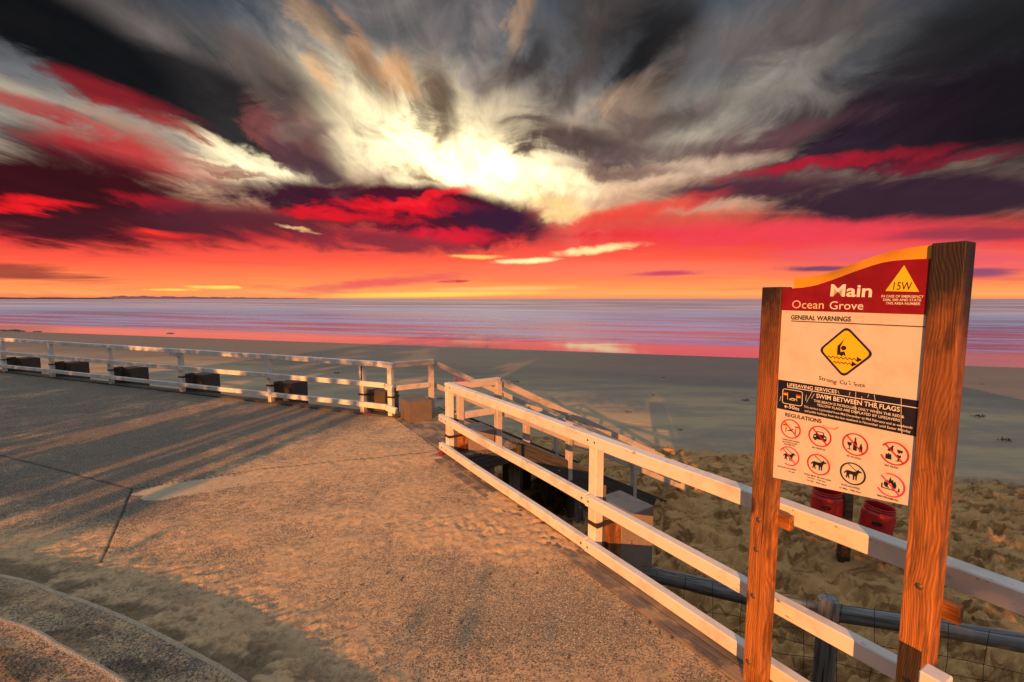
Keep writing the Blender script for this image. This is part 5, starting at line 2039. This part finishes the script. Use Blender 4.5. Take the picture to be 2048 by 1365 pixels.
# pebbles and crumbs on the slab
PEB = mat_plain('dark_pebble', (0.05, 0.04, 0.035), 0.7, var=0.5)
vs, fs = [], []
for k in range(420):
    x_ = random.uniform(-3.2, 1.2)
    y_ = random.uniform(1.9, 6.2)
    if y_ < 2.2 - .45 * (x_ + 1.3) + .3:
        continue
    r_ = random.choice((.0025, .003, .0035, .006))
    b_ = len(vs)
    for dz_ in (0, 1):
        for j in range(5):
            a_ = j * 1.257 + random.random() * .5
            rr = r_ * (1.2 - .5 * dz_) * random.uniform(.8, 1.2)
            vs.append((x_ + math.cos(a_) * rr * 1.5, y_ + math.sin(a_) * rr, 0.004 + dz_ * r_ * 1.2))
    for j in range(5):
        fs.append((b_ + j, b_ + (j + 1) % 5, b_ + 5 + (j + 1) % 5, b_ + 5 + j))
    fs.append(tuple(b_ + 5 + j for j in range(5)))
me = bpy.data.meshes.new('pebbles')
me.from_pydata(vs, [], fs)
o = obj('pebbles', me, PEB)
setp(o, 'tiny dark pebbles and crumbs scattered on the terrace', kind='stuff')

# ================================================================== UNSEEN LEAF SCREEN BEHIND THE CAMERA (added and carved to cast the dappled shade)
ca, sa = math.cos(SUN_AZ), math.sin(SUN_AZ)
BB = -9.0
TE = math.tan(SUN_EL)


def sh(a_px, a_py, z=0.0):
    p = on_z(a_px, a_py, z)
    return p.x * ca - p.y * sa, p.x * sa + p.y * ca


nq = 520000
aa = rng.uniform(-26, 16, nq)
hh = rng.uniform(-0.5, 14.5, nq) 
bb = BB - rng.uniform(0, 1.6, nq)
# height of the sun ray at this slab that would land on z=0 at distance b
heff = hh + (BB - bb) * TE * 1.0
h0 = (np.interp(aa, [-4.8, -2.6, -0.3, 0.6], [3.4, 3.2, 2.9, 2.25]) - BB) * TE + 0.16 * (fbm(aa * 1.1, aa * 0 + 2, 4, 12) - .5) * 2 + 0.14 * rng.randn(nq)
h1 = (np.interp(aa, [-3.0, -1.2, 0.0, 0.55, 0.60, 1.24, 1.28], [13.0, 12.4, 12.0, 12.0, 13.8, 13.8, 5.9]) - BB) * TE + 0.3 * (fbm(aa * 0.6, aa * 0 + 9, 4, 22) - .5)
lit = (heff > h0) & (heff < h1) & (aa > -4.76 + 0.02 * rng.randn(nq))
# to the right of the sign the screen reaches higher
hr_ = (1.7 - BB) * TE + 0.98 + 0.5 * (aa - 1.55)
lit &= ~((aa > 1.42 + 0.05 * rng.randn(nq)) & (heff < np.minimum(hr_, (2.3 - BB) * TE + 1.2)))
# slots cut in the screen for the light streaks on the left
for (a0, a1, lo, hi) in ((-5.22, -4.99, 3.4, 30), (-5.74, -5.42, 3.7, 30), (-6.40, -5.98, 4.3, 30), (-8.45, -7.75, 5.2, 30)):
    w = 0.05 * (fbm(hh * 0.9, hh * 0 + a0, 3, 33) - .5)
    lit |= (aa > a0 + w) & (aa < a1 + w) & (heff > (lo - BB) * TE) & (heff < h1)
# random gaps further left: patches of light on the long fence
gap = fbm(aa * 0.42, hh * 0.9, 3, 44)
lit |= (aa < -6.8) & (gap > 0.60) & (heff > (6.5 - BB) * TE)
screen_top = 14.6 - 1.5 * fbm(aa * 0.4, aa * 0 + 4, 3, 55)
thin = ((heff < h0) & (aa > -4.7)) & (rng.rand(nq) > np.interp(h0 - heff, [0, 0.3, 0.9], [0.08, 0.26, 0.5]))
h20 = (2.0 + 0.33 * (aa * -0.6) - BB) * TE
thin |= ((heff > h1) & (heff < h20) & (aa > -3.0) & (aa < 1.45)) & (rng.rand(nq) > 0.16)
thin |= ((heff > h1) & (heff < h20) & (aa >= 1.45)) & (rng.rand(nq) > 0.09)
keepq = (~lit) & (hh < screen_top) & (~thin)
aa, hh, bb = aa[keepq], hh[keepq], bb[keepq]
n = len(aa)
cxy = np.stack([aa * ca + bb * sa, -aa * sa + bb * ca, hh], -1)
sz = rng.uniform(0.05, 0.105, n)
r1 = rng.randn(n, 3); r1 /= np.linalg.norm(r1, axis=1)[:, None]
r2 = rng.randn(n, 3); r2 -= r1 * (r1 * r2).sum(1)[:, None]; r2 /= np.linalg.norm(r2, axis=1)[:, None]
v4 = np.stack([cxy - r1 * sz[:, None], cxy + r2 * sz[:, None] * .6, cxy + r1 * sz[:, None], cxy - r2 * sz[:, None] * .6], 1).reshape(-1, 3)
me = bpy.data.meshes.new('shade_screen')
me.vertices.add(len(v4)); me.vertices.foreach_set('co', v4.astype(np.float32).reshape(-1))
me.loops.add(n * 4); me.loops.foreach_set('vertex_index', np.arange(n * 4, dtype=np.int32))
me.polygons.add(n); me.polygons.foreach_set('loop_start', np.arange(0, n * 4, 4, dtype=np.int32)); me.polygons.foreach_set('loop_total', np.full(n, 4, dtype=np.int32))
me.update(calc_edges=True)
o = obj('shade_screen', me, mat_plain('screen_leaf', (0.05, 0.06, 0.035), 0.7, var=0.4))
setp(o, 'unseen screen of leaves added behind the camera to shape the shade', kind='stuff')
tv, tf = [], []
for k in range(34):
    a_ = -25 + k * 1.25 + random.uniform(-.4, .4)
    if -5.2 < a_ < 2.0:
        continue
    b_ = BB - 1.0 - random.random()
    base = Vector((a_ * ca + b_ * sa, -a_ * sa + b_ * ca, -0.5))
    top_ = base + Vector((random.uniform(-.3, .3), random.uniform(-.5, .2), random.uniform(4, 6.5)))
    me_ = tube_mesh('w', [base, base.lerp(top_, .5) + Vector((random.uniform(-.15, .15), 0, 0)), top_], [.14, .10, .04], 8, cap=False)
    b0 = len(tv)
    tv += [tuple(v.co) for v in me_.vertices]
    tf += [tuple(b0 + i for i in p.vertices) for p in me_.polygons]
    bpy.data.meshes.remove(me_)
me = bpy.data.meshes.new('screen_stems')
me.from_pydata(tv, [], tf)
o = obj('screen_stems', me, DARKWOOD)
setp(o, 'unseen stems added behind the camera with the shade screen', kind='stuff')
